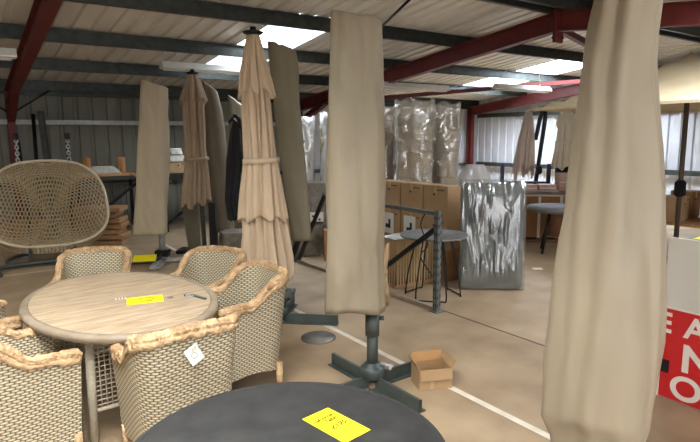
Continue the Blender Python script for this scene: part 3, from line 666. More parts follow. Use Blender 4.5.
# ------------------------------------------------------------------ open cardboard box on the floor
def open_box(label, loc, rz, w_, d_, h_):
    t = thing('cardboard_box', label, 'box', loc, rz); th = 0.006
    mb = MB(); mb.box((0, 0, th/2), (w_, d_, th)); 
    for s in (-1, 1): mb.box((s*w_/2, 0, h_/2), (th, d_, h_)); mb.box((0, s*d_/2, h_/2), (w_, th, h_))
    mb.build('box_body', 'cardboard', t)
    for (p, ax, ang, L) in (((0, -d_/2, h_), 'X', -160, w_), ((0, d_/2, h_), 'X', -75, w_)):
        mb = MB(); R = Matrix.Rotation(math.radians(ang), 3, 'X'); mb.box(Vector(p)+R @ Vector((0, 0.045 if ang == -160 else -0.03*-1, 0)), (L, 0.09, th), R); 
    for y, a in ((-d_/2-0.004, math.radians(-8)), (d_/2, math.radians(-14))):
        R = Matrix.Rotation(a, 3, 'X')
        mb = MB(); mb.box(Vector((0, y+(-0.006 if y < 0 else 0.005), h_+(-0.04 if y < 0 else 0.03))), (w_*0.99, th, 0.075), R); mb.build('flap', 'cardboard_inside' if y > 0 else 'cardboard', t)
    for s in (-1, 1):
        R = Matrix.Rotation(math.radians(25*s), 3, 'Y'); mb = MB(); mb.box(Vector((s*(w_/2+0.015), 0, h_+0.028)), (th, d_*0.95, 0.065), R); mb.build('flap', 'cardboard', t)
    mb = MB(); mb.box((-w_*0.12, -d_/2-0.0035, h_*0.45), (0.03, 0.001, h_*0.8)); mb.build('tape_strip', 'tape', t)
    return t
open_box('small open cardboard box on the floor beside the central parasol base', (0.605, 3.99, 0), math.radians(12), 0.25, 0.19, 0.155)

# ------------------------------------------------------------------ steel barrier frame
t = thing('steel_rack_frame', 'grey perforated steel rack frame with a diagonal brace, before the bistro table', 'rack', G(4.05, 4.19), ANG)
def upright(mb, x, y, h):
    mb.box((x-0.025, y, h/2), (0.004, 0.062, h)); mb.box((x, y-0.031, h/2), (0.05, 0.004, h)); mb.box((x, y+0.031, h/2), (0.05, 0.004, h))
mb = MB(); upright(mb, 0, 0, 1.08); mb.box((0, 0, 0.005), (0.12, 0.12, 0.01)); mb.paint('black_rubber')
for i in range(12):
    for sx in (-0.013, 0.017):
        z = 0.07+i*0.085; mb.box((sx, -0.0335, z+(0.0 if sx < 0 else 0.02)), (0.013, 0.0016, 0.036)); mb.box((-0.0275, sx, z), (0.0016, 0.013, 0.036))
mb.build('upright', 'grey_steel', t)
mb = MB(); upright(mb, 0, 3.0, 0.72); mb.build('upright', 'grey_steel', t)
mb = MB(); mb.beam((0, 0.04, 1.05), (0, 1.35, 1.05), 0.045, 0.04); mb.build('top_rail', 'grey_steel', t)
mb = MB(); mb.beam((0.0, 0.04, 0.88), (0.0, 1.3, 0.03), 0.035, 0.05); mb.build('brace', 'black_metal', t)
mb = MB(); mb.beam((0.0, 2.96, 0.0), (0.0, 2.2, 1.05), 0.035, 0.05); mb.build('brace', 'black_metal', t)
mb = MB(); mb.beam((0.0, 0.05, 0.022), (0.0, 2.95, 0.022), 0.05, 0.04); mb.build('floor_rail', 'table_rim', t)
mb = MB(); mb.tube(smooth_path([(-0.05, 0.25, 1.04), (-0.07, 0.3, 0.9), (-0.06, 0.2, 0.7), (-0.05, 0.32, 0.55), (-0.05, 0.1, 0.35)], 6), 0.007, 6)
o = mb.build('black_cable', 'black_rubber', loc=G(4.10, 4.13), rz=ANG); tag(o, 'thin black cable dangling from the grey rack frame', 'cable')

# bistro table
t = thing('bistro_table', 'round grey tray-top bistro table on thin black bent-rod legs', 'table', (0.965, 6.366, 0))
mb = MB(); mb.lathe([(0, 0.706), (0.375, 0.706), (0.386, 0.712), (0.388, 0.728), (0.382, 0.728), (0.378, 0.718), (0, 0.718)], 64); mb.build('tabletop', 'grey_top', t)
for k_ in range(3):
    a = 0.3+k_*2*PI/3; d = Vector((math.cos(a), math.sin(a), 0)); x = Vector((-d.y, d.x, 0)); mb = MB()
    mb.tube(smooth_path([d*0.16+x*0.1+Vector((0, 0, 0.705)), d*0.24+x*0.15+Vector((0, 0, 0.3)), d*0.27+x*0.17+Vector((0, 0, 0.03)), d*0.29+x*0.12+Vector((0, 0, 0.012)), d*0.29-x*0.12+Vector((0, 0, 0.012)), d*0.27-x*0.17+Vector((0, 0, 0.03)), d*0.24-x*0.15+Vector((0, 0, 0.3)), d*0.16-x*0.1+Vector((0, 0, 0.705))], 7), 0.009, 8)
    mb.build('leg', 'black_metal', t)

# ------------------------------------------------------------------ stacked cartons
def carton(name, label, u, v, z, sx, sy, sz, mat='cardboard', rz=ANG, group=None, lab=None, tape=True, world=None):
    loc = world if world is not None else G(u, v, z)
    t = thing(name, label, 'box', loc, rz, group)
    mb = MB(); mb.box((0, 0, sz/2), (sx, sy, sz)); mb.build('carton_body', mat, t, bevel=0.006)
    if tape:
        mb = MB(); mb.box((0, 0, sz+0.0006), (sx*0.99 if sx > sy else 0.05, 0.05 if sx > sy else sy*0.99, 0.0012)); mb.box((0, -sy/2-0.0006, sz-0.05), (0.05, 0.0012, 0.1)); mb.build('tape_strip', 'tape', t)
        mb = MB(); mb.box((sx*0.22, -sy/2-0.0008, sz*0.86), (sx*0.3, 0.0012, 0.012)); mb.box((-sx*0.05, -sy/2-0.0008, sz*0.72), (0.03, 0.0012, 0.03)); mb.build('printed_mark', 'black_rubber', t)
    if lab == 'front':
        mb = MB(); mb.box((-sx*0.08, -sy/2-0.001, sz*0.52), (sx*0.55, 0.0014, sz*0.72)); lb = mb.build('paper_label', 'white_board', t)
        mb = MB(); mb.box((-sx*0.08-0.02, -sy/2-0.002, sz*0.42), (sx*0.18, 0.0012, sz*0.14)); mb.box((-sx*0.08+0.03, -sy/2-0.002, sz*0.50), (sx*0.1, 0.0012, sz*0.32)); mb.build('printed_picture', 'black_rubber', lb)
    return t
# rows of three, faces turned to -Y of local frame; local frame roughly faces the camera
gz = ANG-PI/2
cg = 'tall cartons behind the steel rack frame'
for i, vv in enumerate((6.15, 5.69, 5.23)):
    names = ('left', 'middle', 'right')
    carton('cardboard_carton', 'tall tan carton at the top %s of the stack, below the wrapped chairs' % names[i], 5.125, vv, 0.82, 0.44, 0.25, 0.40, rz=gz, group=cg)
    carton('cardboard_carton', 'tan carton in the middle row, %s of the carton stack' % ('with a white picture label, left' if i == 0 else 'with a white picture label, centre' if i == 1 else 'plain, right'), 5.125, vv, 0.41, 0.44, 0.25, 0.41, rz=gz, group=cg, lab='front' if i < 2 else None)
    carton('cardboard_carton', 'tan carton standing on the floor, bottom %s of the carton stack' % names[i], 5.125, vv, 0, 0.44, 0.25, 0.41, 'cardboard_dark', rz=gz, group=cg)
# reed-striped carton behind bistro table
t = thing('ribbed_carton', 'wide ribbed tan carton standing behind the bistro table legs', 'box', G(4.60, 5.30, 0.04), ANG)
mb = MB(); 
W_, D_, H_ = 0.66, 0.34, 0.56
P = [(-W_/2, -D_/2), (W_/2, -D_/2), (W_/2, D_/2), (-W_/2, D_/2)]
rows = [[Vector((x*(1+0.0*z), y, z)) for x, y in P] for z in (0, H_)]
Lc = [0, W_, W_+D_, 2*W_+D_, 2*W_+2*D_]
mb.grid(rows, close_u=True, cap0=True, cap1=True, uvs=lambda i, j: (i*H_, Lc[j]))
for f in mb.bm.faces: f.smooth = False
mb.build('carton_body', 'reed_carton', t)
mb = MB(); mb.grid([[Vector((x, y+0.02*math.sin(8*x), H_+0.01+0.03*noise.noise(Vector((x*6, y*6, 2))))) for x in [lerp(-W_/2, W_/2, i/10) for i in range(11)]] for y in (-D_/2, -D_/6, D_/6, D_/2)]); mb.build('packing_sheet', 'white_film', t, solid=0.003)
mb = MB(); mb.box((0, 0, -0.02), (0.68, 0.36, 0.04)); mb.build('skid', 'timber', t)
# torn paper hanging from cover side
mb = MB(); mb.grid([[Vector((0.03*math.sin(z*9)+x, 0.02*math.sin(x*50+z*7), z)) for x in [lerp(-0.05*k_, 0.045*k_, i/6) for i in range(7)]] for z, k_ in ((0.85, 0.5), (0.75, 0.8), (0.6, 1.1), (0.45, 1.2), (0.33, 0.9), (0.22, 0.3))])
o = mb.build('paper_sheet', 'packing_paper', loc=(0.33, 5.2, 0.0), solid=0.002, rz=0.4); tag(o, 'torn strip of tan packing paper hanging just right of the central cover', 'paper')

# ------------------------------------------------------------------ plastic-wrapped things
def lumpy(w_, d_, h_, seed, taper=0.92, nz=22, seg=48, sq=3.2, amp=0.06, peaks=0.0, wav=0.0):
    R = []; 
    for i in range(nz+1):
        t_ = i/nz; row = []
        for j in range(seg):
            a = 2*PI*j/seg; ca, sa = math.cos(a), math.sin(a); rr = 1/((abs(ca)**sq+abs(sa)**sq)**(1/sq))
            f = lerp(1, taper, t_)*(1+wav*math.sin(5.5*t_+seed)+amp*noise.noise(Vector((ca*2+seed, sa*2, t_*h_*3.0)))*2+0.03*math.sin(7*a+5*t_+seed))
            z = t_*h_+(peaks*abs(math.sin(2*a+seed))*max(0, (t_-0.8)/0.2))
            row.append(Vector((ca*rr*w_/2*f, sa*rr*d_/2*f, z)))
        R.append(row)
    top = R[-1]; c = sum(top, Vector())/seg
    for s_ in (0.7, 0.4, 0.08): R.append([c+(p-c)*s_+Vector((0, 0, -0.02+0.05*noise.noise(p*5)*(1-s_))) for p in top])
    return R
def wrapped_stack(label, loc, rz, w_, d_, h_, seed, film='bag_film', nchair=5, group='film-wrapped stacks of woven chairs', z0=0.0, inner='wicker_small'):
    t = thing('wrapped_chair_stack', label, 'chair stack', loc, rz, group)
    # nested tub chairs inside
    mb = MB(); step = (h_-z0-0.75)/max(1, nchair-1)
    for k_ in range(nchair):
        zz = z0+0.02+k_*step; R = []
        for i in range(5):
            q = i/4; R.append([Vector((math.cos(a)*w_*0.46*lerp(0.86, 1.0, q), math.sin(a)*d_*0.46*lerp(0.86, 1.0, q), zz+q*(0.66 if math.sin(a) > -0.1 else 0.66*0.72))) for a in [2*PI*j/28 for j in range(28)]])
        mb.grid(R, close_u=True, cap0=True, uvs=lambda i, j: (j*0.06, i*0.16))
    mb.build('woven_chairs', inner, t, solid=0.02)
    mb = MB(); mb.grid(lumpy(w_, d_, h_, seed, peaks=0.14, amp=0.10, wav=0.08), close_u=True, cap0=True, cap1=True); o = mb.build('plastic_wrap', film, t)
    return t
wrapped_stack('tall film-wrapped stack of woven chairs, leftmost of the three behind the cartons', (0.47, 8.75, 0), 0.2, 0.44, 0.5, 2.16, 3.1)
wrapped_stack('broad film-wrapped stack of woven chairs, middle of the three behind the cartons', (0.95, 8.25, 0), -0.1, 0.54, 0.56, 2.24, 8.4)
wrapped_stack('film-wrapped stack of woven chairs with a peaked top, right of the three behind the cartons', (1.46, 8.65, 0), 0.15, 0.40, 0.5, 2.22, 15.2)
wrapped_stack('film-wrapped white stack seen in the gap left of the central cover, left one', (-0.78, 9.3, 0), 0.1, 0.42, 0.5, 2.05, 21.0, film='white_film')
wrapped_stack('film-wrapped white stack seen in the gap left of the central cover, right one', (-0.29, 9.2, 0), 0.1, 0.40, 0.5, 2.1, 25.0, film='white_film')
wrapped_stack('film-wrapped pale stack behind the small black parasol', (-1.62, 9.9, 0), 0.1, 0.6, 0.6, 1.95, 29.0, film='white_film')
mb = MB(); mb.grid(lumpy(0.50, 0.4, 0.5, 33.0, amp=0.04), close_u=True, cap0=True, cap1=True); o = mb.build('shrink_wrapped_bundle', 'shrink_grey', loc=(-0.66, 8.75, 0.0))
tag(o, 'grey-brown shrink-wrapped bundle on the floor left of the central cover', 'bundle')
t = thing('wrapped_parcel', 'clear-wrapped parcel with white label, on the grey-brown bundle', 'parcel', (-0.62, 8.77, 0.53), 0.05)
mb = MB(); mb.grid(lumpy(0.48, 0.34, 0.62, 35.0, amp=0.04), close_u=True, cap0=True, cap1=True); mb.build('wrap', 'shrink_grey', t)
mb = MB(); mb.box((0.08, -0.195, 0.09), (0.24, 0.004, 0.15)); lb = mb.build('paper_label', 'white_board', t)
mb = MB(); mb.box((0.04, -0.199, 0.1), (0.03, 0.002, 0.03)); mb.box((0.14, -0.199, 0.05), (0.03, 0.002, 0.03)); mb.build('printed_mark', 'black_rubber', lb)
for zz, h_, lb in ((0, 0.26, 'lower small brown box with white label left of the central cover'), (0.26, 0.2, 'upper small brown box with white label left of the central cover')):
    t = carton('cardboard_box', lb, 0, 0, 0, 0.26, 0.26, h_, 'cardboard_dark', rz=0.1, world=(-0.27, 8.35, zz), tape=False)
    mb = MB(); mb.box((0.0, -0.131, h_*0.5), (0.13, 0.002, h_*0.5)); mb.build('paper_label', 'white_board', t)
mb = MB(); mb.grid(lumpy(0.55, 0.45, 0.45, 43.0, amp=0.05), close_u=True, cap0=True, cap1=True); o = mb.build('shrink_wrapped_bundle', 'shrink_grey', loc=(-1.7, 8.35, 0))
tag(o, 'low brown film-wrapped bundle beneath the olive covers', 'bundle')
mb = MB(); mb.grid(lumpy(0.62, 0.5, 0.34, 47.0, amp=0.12, taper=0.45, sq=2.2), close_u=True, cap0=True, cap1=True); o = mb.build('plastic_sack', 'white_film', loc=(1.96, 8.8, 1.06))
tag(o, 'white plastic sack between the wrapped chairs and the red column', 'sack')
mb = MB(); mb.box((0, 0, 0.53), (0.55, 0.5, 1.06)); o = mb.build('cardboard_carton', 'cardboard_dark', loc=(2.0, 8.8, 0)); tag(o, 'plain brown carton carrying the white plastic sack', 'box')

# round tabletops wrapped in film, stood on edge
t = thing('wrapped_tabletop', 'dark tabletop stood on edge in shiny clear film, right of the bistro table', 'tabletop', (1.71, 6.62, 0), math.radians(-4))
t.rotation_euler = (math.radians(-5), 0, math.radians(-4))
def rrect(w_, h_, r, n=8):
    P = []
    for cx, cz, a0 in ((w_/2-r, r, -PI/2), (w_/2-r, h_-r, 0), (-w_/2+r, h_-r, PI/2), (-w_/2+r, r, PI)):
        for i in range(n+1): a = a0+PI/2*i/n; P.append((cx+r*math.cos(a), cz+r*math.sin(a)))
    return P
mb = MB(); P = rrect(0.73, 1.27, 0.05); mb.grid([[Vector((x, y, z+0.02)) for x, z in P] for y in (-0.05, 0.05)], close_u=True, cap0=True, cap1=True)
for f in mb.bm.faces: f.smooth = False
mb.build('packing_board', 'dark_steel', t)
mb = MB(); rows = []
for yy, s_ in ((-0.085, 0.0), (-0.085, 0.98), (-0.078, 1.0), (-0.055, 1.0)): rows.append([Vector((math.cos(a)*0.25*s_, yy, 0.92+math.sin(a)*0.24*s_)) for a in [2*PI*i/48 for i in range(48)]])
mb.grid(rows, close_u=True); mb.build('table_disc', 'slate_edge', t)
mb = MB(); nx, nz_ = 60, 90
P = rrect(0.77, 1.32, 0.035, 10); R = []
for k_, (y, s_) in enumerate(((-0.09, 0.0), (-0.10, 0.35), (-0.105, 0.7), (-0.10, 0.93), (-0.07, 1.0), (0.0, 1.02), (0.06, 1.0), (0.08, 0.9), (0.08, 0.4), (0.08, 0.0))):
    R.append([Vector(((x*s_)+(0.014*noise.noise(Vector((x*9, y*20, z*9))) if s_ > 0 else 0), y-0.012+0.03*noise.noise(Vector((x*11*s_, 3.0, z*5*s_)))*(1 if y < 0 else 0), max(0.004, 0.655+(z-0.655)*s_))) for x, z in P])
mb.grid(R, close_u=True); mb.build('plastic_wrap', 'dark_film', t)

# ------------------------------------------------------------------ hanging double seat
t = thing('hanging_seat', 'wide woven cane double hanging seat on a dark frame, far left', 'swing seat', (-4.49, 8.28, 0), math.radians(27))
SW, SH = 0.80, 0.615; ZC = 0.90
def seat_pt(a, rr, sg=0.0):
    """rr 0..1 from centre to rim"""
    sq = 2.7; ca, sa = math.cos(a), math.sin(a); k_ = 1/((abs(ca)**sq+abs(sa)**sq)**(1/sq))
    x, z = ca*k_*rr, sa*k_*rr
    return sp(x, z, sg)
def sp(x, z, sg=1.0):
    # x, z in the unit super-ellipse; depth bowl; rim leans forward at the bottom
    rr = min(1.0, (abs(x)**2.7+abs(z)**2.7)**(1/2.7))
    dep = 0.50*(1-min(0.9999, rr)**3)**0.7
    y = -0.22*(-z)*1.0-0.02 + dep
    sag = -0.05*math.exp(-(x*3.2)**2)*(1 if z > 0 else 0)*abs(z)**6
    return Vector((x*SW*(1.0-0.08*z), y, ZC+z*SH+sag*sg+-0.42*max(0.0, 1-rr**2.2)**0.5*min(1.0, max(0.0, 0.6-z))))
mb = MB(); NX, NZ = 34, 30; vd = {}
def gv(i, j):
    # square grid mapped to the superellipse disc; brick offset gives hex-like holes
    key = (i, j)
    if key in vd: return vd[key]
    x, z = -1+2*i/(2*NX), -1+2*j/NZ
    m_ = max(abs(x), abs(z)); 
    n_ = (abs(x)**2.7+abs(z)**2.7)**(1/2.7)
    s_ = (m_/n_) if n_ > 1e-6 else 1
    v = mb.bm.verts.new(sp(x*s_, z*s_)); vd[key] = v; return v
for j in range(NZ):
    off = j % 2
    for i in range(-1 if off else 0, 2*NX, 2):
        a = [max(0, min(2*NX, q)) for q in (i, i+1, i+2)]
        vs = []
        for q in a: 
            if (q, j) not in vs: vs.append((q, j))
        for q in reversed(a):
            if (q, j+1) not in vs: vs.append((q, j+1))
        vv = []
        for q in vs:
            g_ = gv(*q)
            if g_ not in vv: vv.append(g_)
        if len(vv) > 2:
            try: mb.bm.faces.new(vv)
            except ValueError: pass
o = mb.build('woven_shell', 'cane', t)
md = o.modifiers.new('weave', 'WIREFRAME'); md.thickness = 0.033; md.use_even_offset = False
mb = MB(); mb.tube([seat_pt(2*PI*i/96, 1.0) for i in range(96)], 0.021, 10, closed=True); mb.build('rim', 'cane_rim', t)
for s in (-1, 1):
    x = s*0.325
    mb = MB(); mb.tube(smooth_path([(x*0.9, 0.62, 0.05), (x*0.95, 0.66, 0.9), (x, 0.55, 1.45), (x, 0.30, 1.78), (x, 0.0, 1.87), (x, -0.17, 1.87)], 8), 0.025, 10); mb.build('frame_post', 'black_metal', t)
    mb = MB()
    for i in range(8):
        c = Vector((x+0.0, -0.17, 1.86-i*0.045)); ax = (1, 0) if i % 2 else (0, 1)
        mb.tube([c+Vector((ax[0]*math.cos(a)*0.022, ax[1]*math.cos(a)*0.022, math.sin(a)*0.03)) for a in [2*PI*k_/12 for k_ in range(12)]], 0.009, 6, closed=True)
    mb.build('chain', 'pale_metal', t)
    mb = MB(); mb.tube([(x, -0.17, 1.83), (x, -0.17, 1.92)], 0.036, 10); mb.build('spring', 'black_rubber', t)
mb = MB()
mb.tube(smooth_path([(-0.62, -0.75, 0.03), (-0.66, -0.45, 0.05), (-0.5, -0.28, 0.055), (0.0, -0.22, 0.055), (0.5, -0.18, 0.055), (0.85, -0.1, 0.05), (1.0, 0.1, 0.05)], 8), 0.034, 10)
mb.tube(smooth_path([(-0.5, -0.28, 0.05), (-0.6, 0.2, 0.05), (-0.3, 0.62, 0.05), (0.4, 0.62, 0.05), (0.9, -0.05, 0.05)], 8), 0.028, 10)
mb.build('frame_base', 'dark_steel', t)
for x in (-0.28, 0.30):
    mb = MB(); mb.tube([(x, -0.2, 0.06), (x, -0.1, 0.30)], 0.022, 8); mb.build('frame_strut', 'dark_steel', t)

# two poles against the back wall
mb = MB(); mb.tube([(0.0, 0, 0), (0.03, 0, 2.3)], 0.035, 8); o = mb.build('bare_pole', 'black_metal', loc=(-5.98, 10.72, 0)); tag(o, 'thin upright black pole by the back wall, above the hanging seat', 'pole')
mb = MB(); mb.box((0, 0, 1.18), (0.09, 0.09, 2.36), Matrix.Rotation(math.radians(-2.5), 3, 'Y')); mb.box((0.03, -0.05, 1.5), (0.07, 0.03, 0.14)); o = mb.build('bare_pole', 'dark_steel', loc=(-5.74, 10.7, 0)); tag(o, 'thicker square dark parasol pole leaning by the back wall', 'pole')

# ------------------------------------------------------------------ bench at the back with wrapped furniture
def bench(label, u0, u1, v, z, name='storage_bench'):
    t = thing(name, label, 'bench', G((u0+u1)/2, v, 0), ANG); L = u1-u0
    mb = MB(); mb.box((0, 0, z-0.03), (L, 0.9, 0.06)); mb.build('benchtop', 'dark_steel', t)
    for x in (-L/2+0.1, L/2-0.1):
        for y in (-0.38, 0.38): mb = MB(); mb.box((x, y, (z-0.06)/2), (0.06, 0.06, z-0.06)); mb.build('leg', 'black_metal', t)
    mb = MB(); mb.beam((-L/2+0.1, -0.38, 0.15), (L/2-0.1, -0.38, z-0.1), 0.04, 0.05); mb.build('brace', 'black_metal', t)
    return t
bench('long dark bench along the back wall carrying a paper-wrapped upturned table', 1.75, 3.1, 12.0, 1.10)
bench('metal bench at the back between the cream cover and the closed taupe parasol', 3.2, 4.7, 11.4, 1.16)
t = thing('upturned_table', 'low table lying upside down, wrapped in tan paper, on the back bench', 'table', G(2.3, 11.8, 1.10), ANG+0.05)
mb = MB(); mb.box((0, 0, 0.035), (1.1, 0.55, 0.05)); mb.build('tabletop', 'paper_roll', t, bevel=0.015)
for x in (-0.24, 0.4):
    for y in (-0.1, 0.1): mb = MB(); mb.tube([(x, y, 0.05), (x, y, 0.37)], [0.055, 0.05], 10, jitter=0.08); mb.build('leg', 'paper_roll', t)
mb = MB(); mb.tube(smooth_path([(0.5, -0.27, 0.05), (0.62, -0.3, -0.02), (0.66, -0.32, -0.2), (0.64, -0.33, -0.38)], 5), 0.03, 8, jitter=0.1); mb.build('loose_paper', 'paper_roll', t)
mb = MB(); mb.grid(lumpy(0.75, 0.3, 0.14, 51.0, amp=0.12, taper=0.5, nz=8), close_u=True, cap0=True, cap1=True); o = mb.build('crumpled_packing', 'foam_white', loc=G(2.35, 11.75, 1.165), rz=ANG)
tag(o, 'crumpled grey-white packing lying between the upturned table legs', 'packing')
carton('cardboard_box', 'small cardboard box on the back bench beside the closed taupe parasol', 3.58, 11.05, 1.16, 0.5, 0.3, 0.2)
for i, (dz, w_) in enumerate(((0.22, 0.34), (0.36, 0.27))):
    mb = MB(); mb.grid(lumpy(w_, 0.22, 0.12, 53.0+i, amp=0.06, nz=8), close_u=True, cap0=True, cap1=True); o = mb.build('white_bundle', 'foam_white', loc=G(3.55, 11.05, 1.16+dz), rz=ANG)
    tag(o, '%s white bundle on the small cardboard box at the back' % ('lower tied' if i == 0 else 'upper rolled'), 'bundle')
# timber stack behind hanging seat
for i in range(7):
    mb = MB(); mb.box((0.03*math.sin(i*2.1), 0, 0.04), (0.9-0.04*(i % 3), 0.5, 0.075)); o = mb.build('timber_board', 'timber', loc=(-4.45+0.02*math.sin(i), 9.8, 0.095*i), rz=0.1, bevel=0.006)
    if i < 6:
        for x in (-0.3, 0.3): mb = MB(); mb.box((x, 0, 0.087), (0.08, 0.5, 0.017)); mb.build('spacer', 'timber_dark', o)
    tag(o, ('bottom', 'second from bottom', 'third from bottom', 'middle', 'third from top', 'second from top', 'top')[i]+' brown board in the pile behind the hanging seat', 'board', 'pile of boards behind the hanging seat')
t = thing('wooden_crate', 'small wooden crate on the floor behind the left end of the hanging seat', 'crate', (-5.55, 9.45, 0), 0.2)
mb = MB()
for z in (0.05, 0.17, 0.29, 0.41): mb.box((0, -0.25, z), (0.6, 0.02, 0.09)); mb.box((0, 0.25, z), (0.6, 0.02, 0.09)); mb.box((-0.3, 0, z), (0.02, 0.5, 0.09)); mb.box((0.3, 0, z), (0.02, 0.5, 0.09))
mb.build('slats', 'timber', t)
for x in (-0.27, 0.27):
    for y in (-0.22, 0.22): mb = MB(); mb.box((x, y, 0.24), (0.04, 0.04, 0.48)); mb.build('corner_post', 'timber_dark', t)

# ------------------------------------------------------------------ right background
# pallet with strapped boards, far table, brick-like packs
t = thing('loaded_pallet', 'pallet of strapped brown panels under the far parasols', 'pallet', (3.50, 9.95, 0), math.radians(-8))
mb = MB()
for y in (-0.35, 0, 0.35): mb.box((0, y, 0.03), (1.1, 0.1, 0.06))
for x in (-0.45, -0.15, 0.15, 0.45): mb.box((x, 0, 0.075), (0.12, 0.85, 0.03))
mb.build('pallet_base', 'timber_dark', t)
for i in range(3):
    mb = MB(); mb.box((-0.36+i*0.36, 0, 0.46), (0.33, 0.8, 0.74)); mb.build('panel_pack', 'cardboard_dark', t, bevel=0.01)
for i in range(2):
    mb = MB(); mb.box((-0.18+i*0.36, -0.405, 0.46), (0.045, 0.012, 0.75)); mb.build('strap', 'white_board', t)
mb = MB(); mb.box((0.05, -0.05, 0.845), (1.25, 0.95, 0.025), Matrix.Rotation(0.03, 3, 'X')); mb.build('cover_board', 'tape', t)
def pack(label, loc, rz, sz):
    t = thing('brick_pack', label, 'pack', loc, rz, 'pinkish wrapped packs on the pallet')
    mb = MB(); mb.box((0, 0, sz[2]/2), sz); mb.build('wrapping', 'brick_pack', t, bevel=0.01)
    mb = MB(); mb.box((0, -sz[1]/2-0.002, sz[2]*0.5), (sz[0]*0.94, 0.004, 0.02)); mb.build('band', 'white_board', t)
pack('low pinkish pack on the pallet, left one', (3.14, 9.85, 0.885), -0.1, (0.26, 0.3, 0.11))
pack('low pinkish pack on the pallet, middle one', (3.46, 9.85, 0.885), -0.1, (0.30, 0.3, 0.11))
pack('tall pinkish pack on the pallet, right one below the ivory closed parasol', (3.84, 9.9, 0.885), -0.1, (0.34, 0.3, 0.30))
t = thing('far_table', 'grey round table with dark woven base in the right background', 'table', (3.29, 8.8, 0))
mb = MB(); mb.lathe([(0, 0.66), (0.42, 0.66), (0.46, 0.68), (0.47, 0.71), (0.455, 0.735), (0, 0.74)], 48); mb.build('tabletop', 'grey_top', t)
for a in range(4):
    d = Vector((math.cos(a*PI/2+0.5), math.sin(a*PI/2+0.5), 0)); mb = MB(); mb.tube([d*0.16+Vector((0, 0, 0.66)), d*0.30+Vector((0, 0, 0.0))], 0.02, 8); mb.build('leg', 'black_metal', t)
mb = MB(); mb.grid([[Vector((math.cos(2*PI*j/24)*r_, math.sin(2*PI*j/24)*r_, z)) for j in range(24)] for r_, z in ((0.20, 0.28), (0.15, 0.65))], close_u=True, cap0=True, uvs=lambda i, j: (j*0.05, i*0.4)); mb.build('woven_base', 'timber_dark', t)
mb = MB(); mb.box((0, 0, 0.003), (0.13, 0.09, 0.006)); o = mb.build('paper_scrap', 'white_board', loc=(2.62, 7.65, 0)); tag(o, 'small white scrap on the floor under the far grey table', 'paper')
# blue rack posts
t = thing('blue_rack', 'low blue post and beam rack before the right-hand wall', 'rack', (3.7, 10.9, 0), math.radians(-6))
for x in (-0.72, 0.16): mb = MB(); mb.box((x, 0, 0.65), (0.07, 0.07, 1.3)); mb.build('post', 'blue_steel', t)
mb = MB(); mb.box((-0.28, 0, 0.92), (0.8, 0.05, 0.08)); mb.build('beam', 'blue_steel', t)
# closed cantilever parasol, pinkish, with its mast
t = thing('cantilever_parasol', 'closed pinkish-beige parasol hanging from a black mast by the right-hand wall', 'parasol', (3.60, 11.5, 0))
pleated('canopy', [(1.08, -0.06, 0.21), (1.35, -0.04, 0.20), (1.8, -0.01, 0.155), (2.15, 0.02, 0.10), (2.34, 0.02, 0.05)], 'canopy_pinkish', t, n=5, amp=0.2, seed=61, hemz=0.28, depth=0.7)
mb = MB(); mb.tube(smooth_path([(0.16, 0.05, 0.05), (0.24, 0.05, 0.9), (0.34, 0, 2.0), (0.36, 0, 2.32), (0.33, 0, 2.37), (0.28, 0, 2.3), (0.18, 0, 1.75)], 6), 0.042, 10); mb.build('mast', 'black_metal', t)
mb = MB(); mb.box((0.27, -0.02, 1.15), (0.12, 0.08, 0.18), bev=0.02); mb.build('winder', 'black_metal', t)
mb = MB(); mb.box((0.1, 0.05, 0.03), (0.7, 0.7, 0.06)); mb.build('base', 'black_metal', t)
t = closed_parasol('closed_parasol', 'closed ivory parasol at the right-hand wall, left of the large cream cover', (4.12, 10.8, 0),
    [(1.22, -0.03, 0.21), (1.5, -0.02, 0.18), (1.9, 0.0, 0.15), (2.15, 0, 0.13), (2.33, 0, 0.08)], [(2.02, 0.0, 0.19), (2.2, 0, 0.15), (2.33, 0, 0.09)], 'canopy_ivory', (1.72, -0.01, 0.165), 2.33, 66, n=7, amp=0.16, hemz=0.07)
mb = MB(); mb.tube([(0, 0, 1.0), (0, 0, 1.25)], 0.16, 14); mb.build('sleeve', 'black_metal', t)
mb = MB(); mb.box((0, 0, 0.04), (0.6, 0.6, 0.08)); mb.build('base', 'black_metal', t)

# large open cream parasol
t = thing('open_parasol', 'large open square cream parasol behind the cream cover at the right', 'parasol', G(8.05, 3.65), ANG)
HW, ZE, ZP = 1.42, 2.22, 2.92
mb = MB(); n_ = 14
def can_z(x, y):
    m_ = max(abs(x), abs(y))/HW; c_ = min(abs(x), abs(y))/HW
    return lerp(ZP, ZE, m_**1.0)-0.05*(1-c_/max(m_, 1e-6))*m_*(1-m_)*0+0.04*m_*(c_/max(m_, 1e-6)-0.5)*0-0.05*math.sin(PI*m_)
mb.grid([[Vector((x*HW, y*HW, can_z(x*HW, y*HW)+0.0)) for x in [-1+2*i/n_ for i in range(n_+1)]] for y in [-1+2*i/n_ for i in range(n_+1)]])
for f in mb.bm.faces: f.smooth = False
mb.build('canopy', 'canopy_cream', t, solid=0.006)
mb = MB(); 
mb.grid([[Vector((x*HW*1.005, y*HW*1.005, ZE+0.0-dz)) for x, y in ((-1, -1), (1, -1), (1, 1), (-1, 1))] for dz in (-0.005, 0.03)], close_u=True)
for f in mb.bm.faces: f.smooth = False
mb.build('valance', 'canopy_cream', t, solid=0.005)
for k_ in range(8):
    a = k_*PI/4; x, y = math.cos(a), math.sin(a); s_ = 1/max(abs(x), abs(y)); p = Vector((x*s_*HW, y*s_*HW, ZE-0.035))
    mb = MB(); mb.beam((0, 0, ZP-0.16), p, 0.018, 0.03); rb = mb.build('rib', 'timber_dark', t)
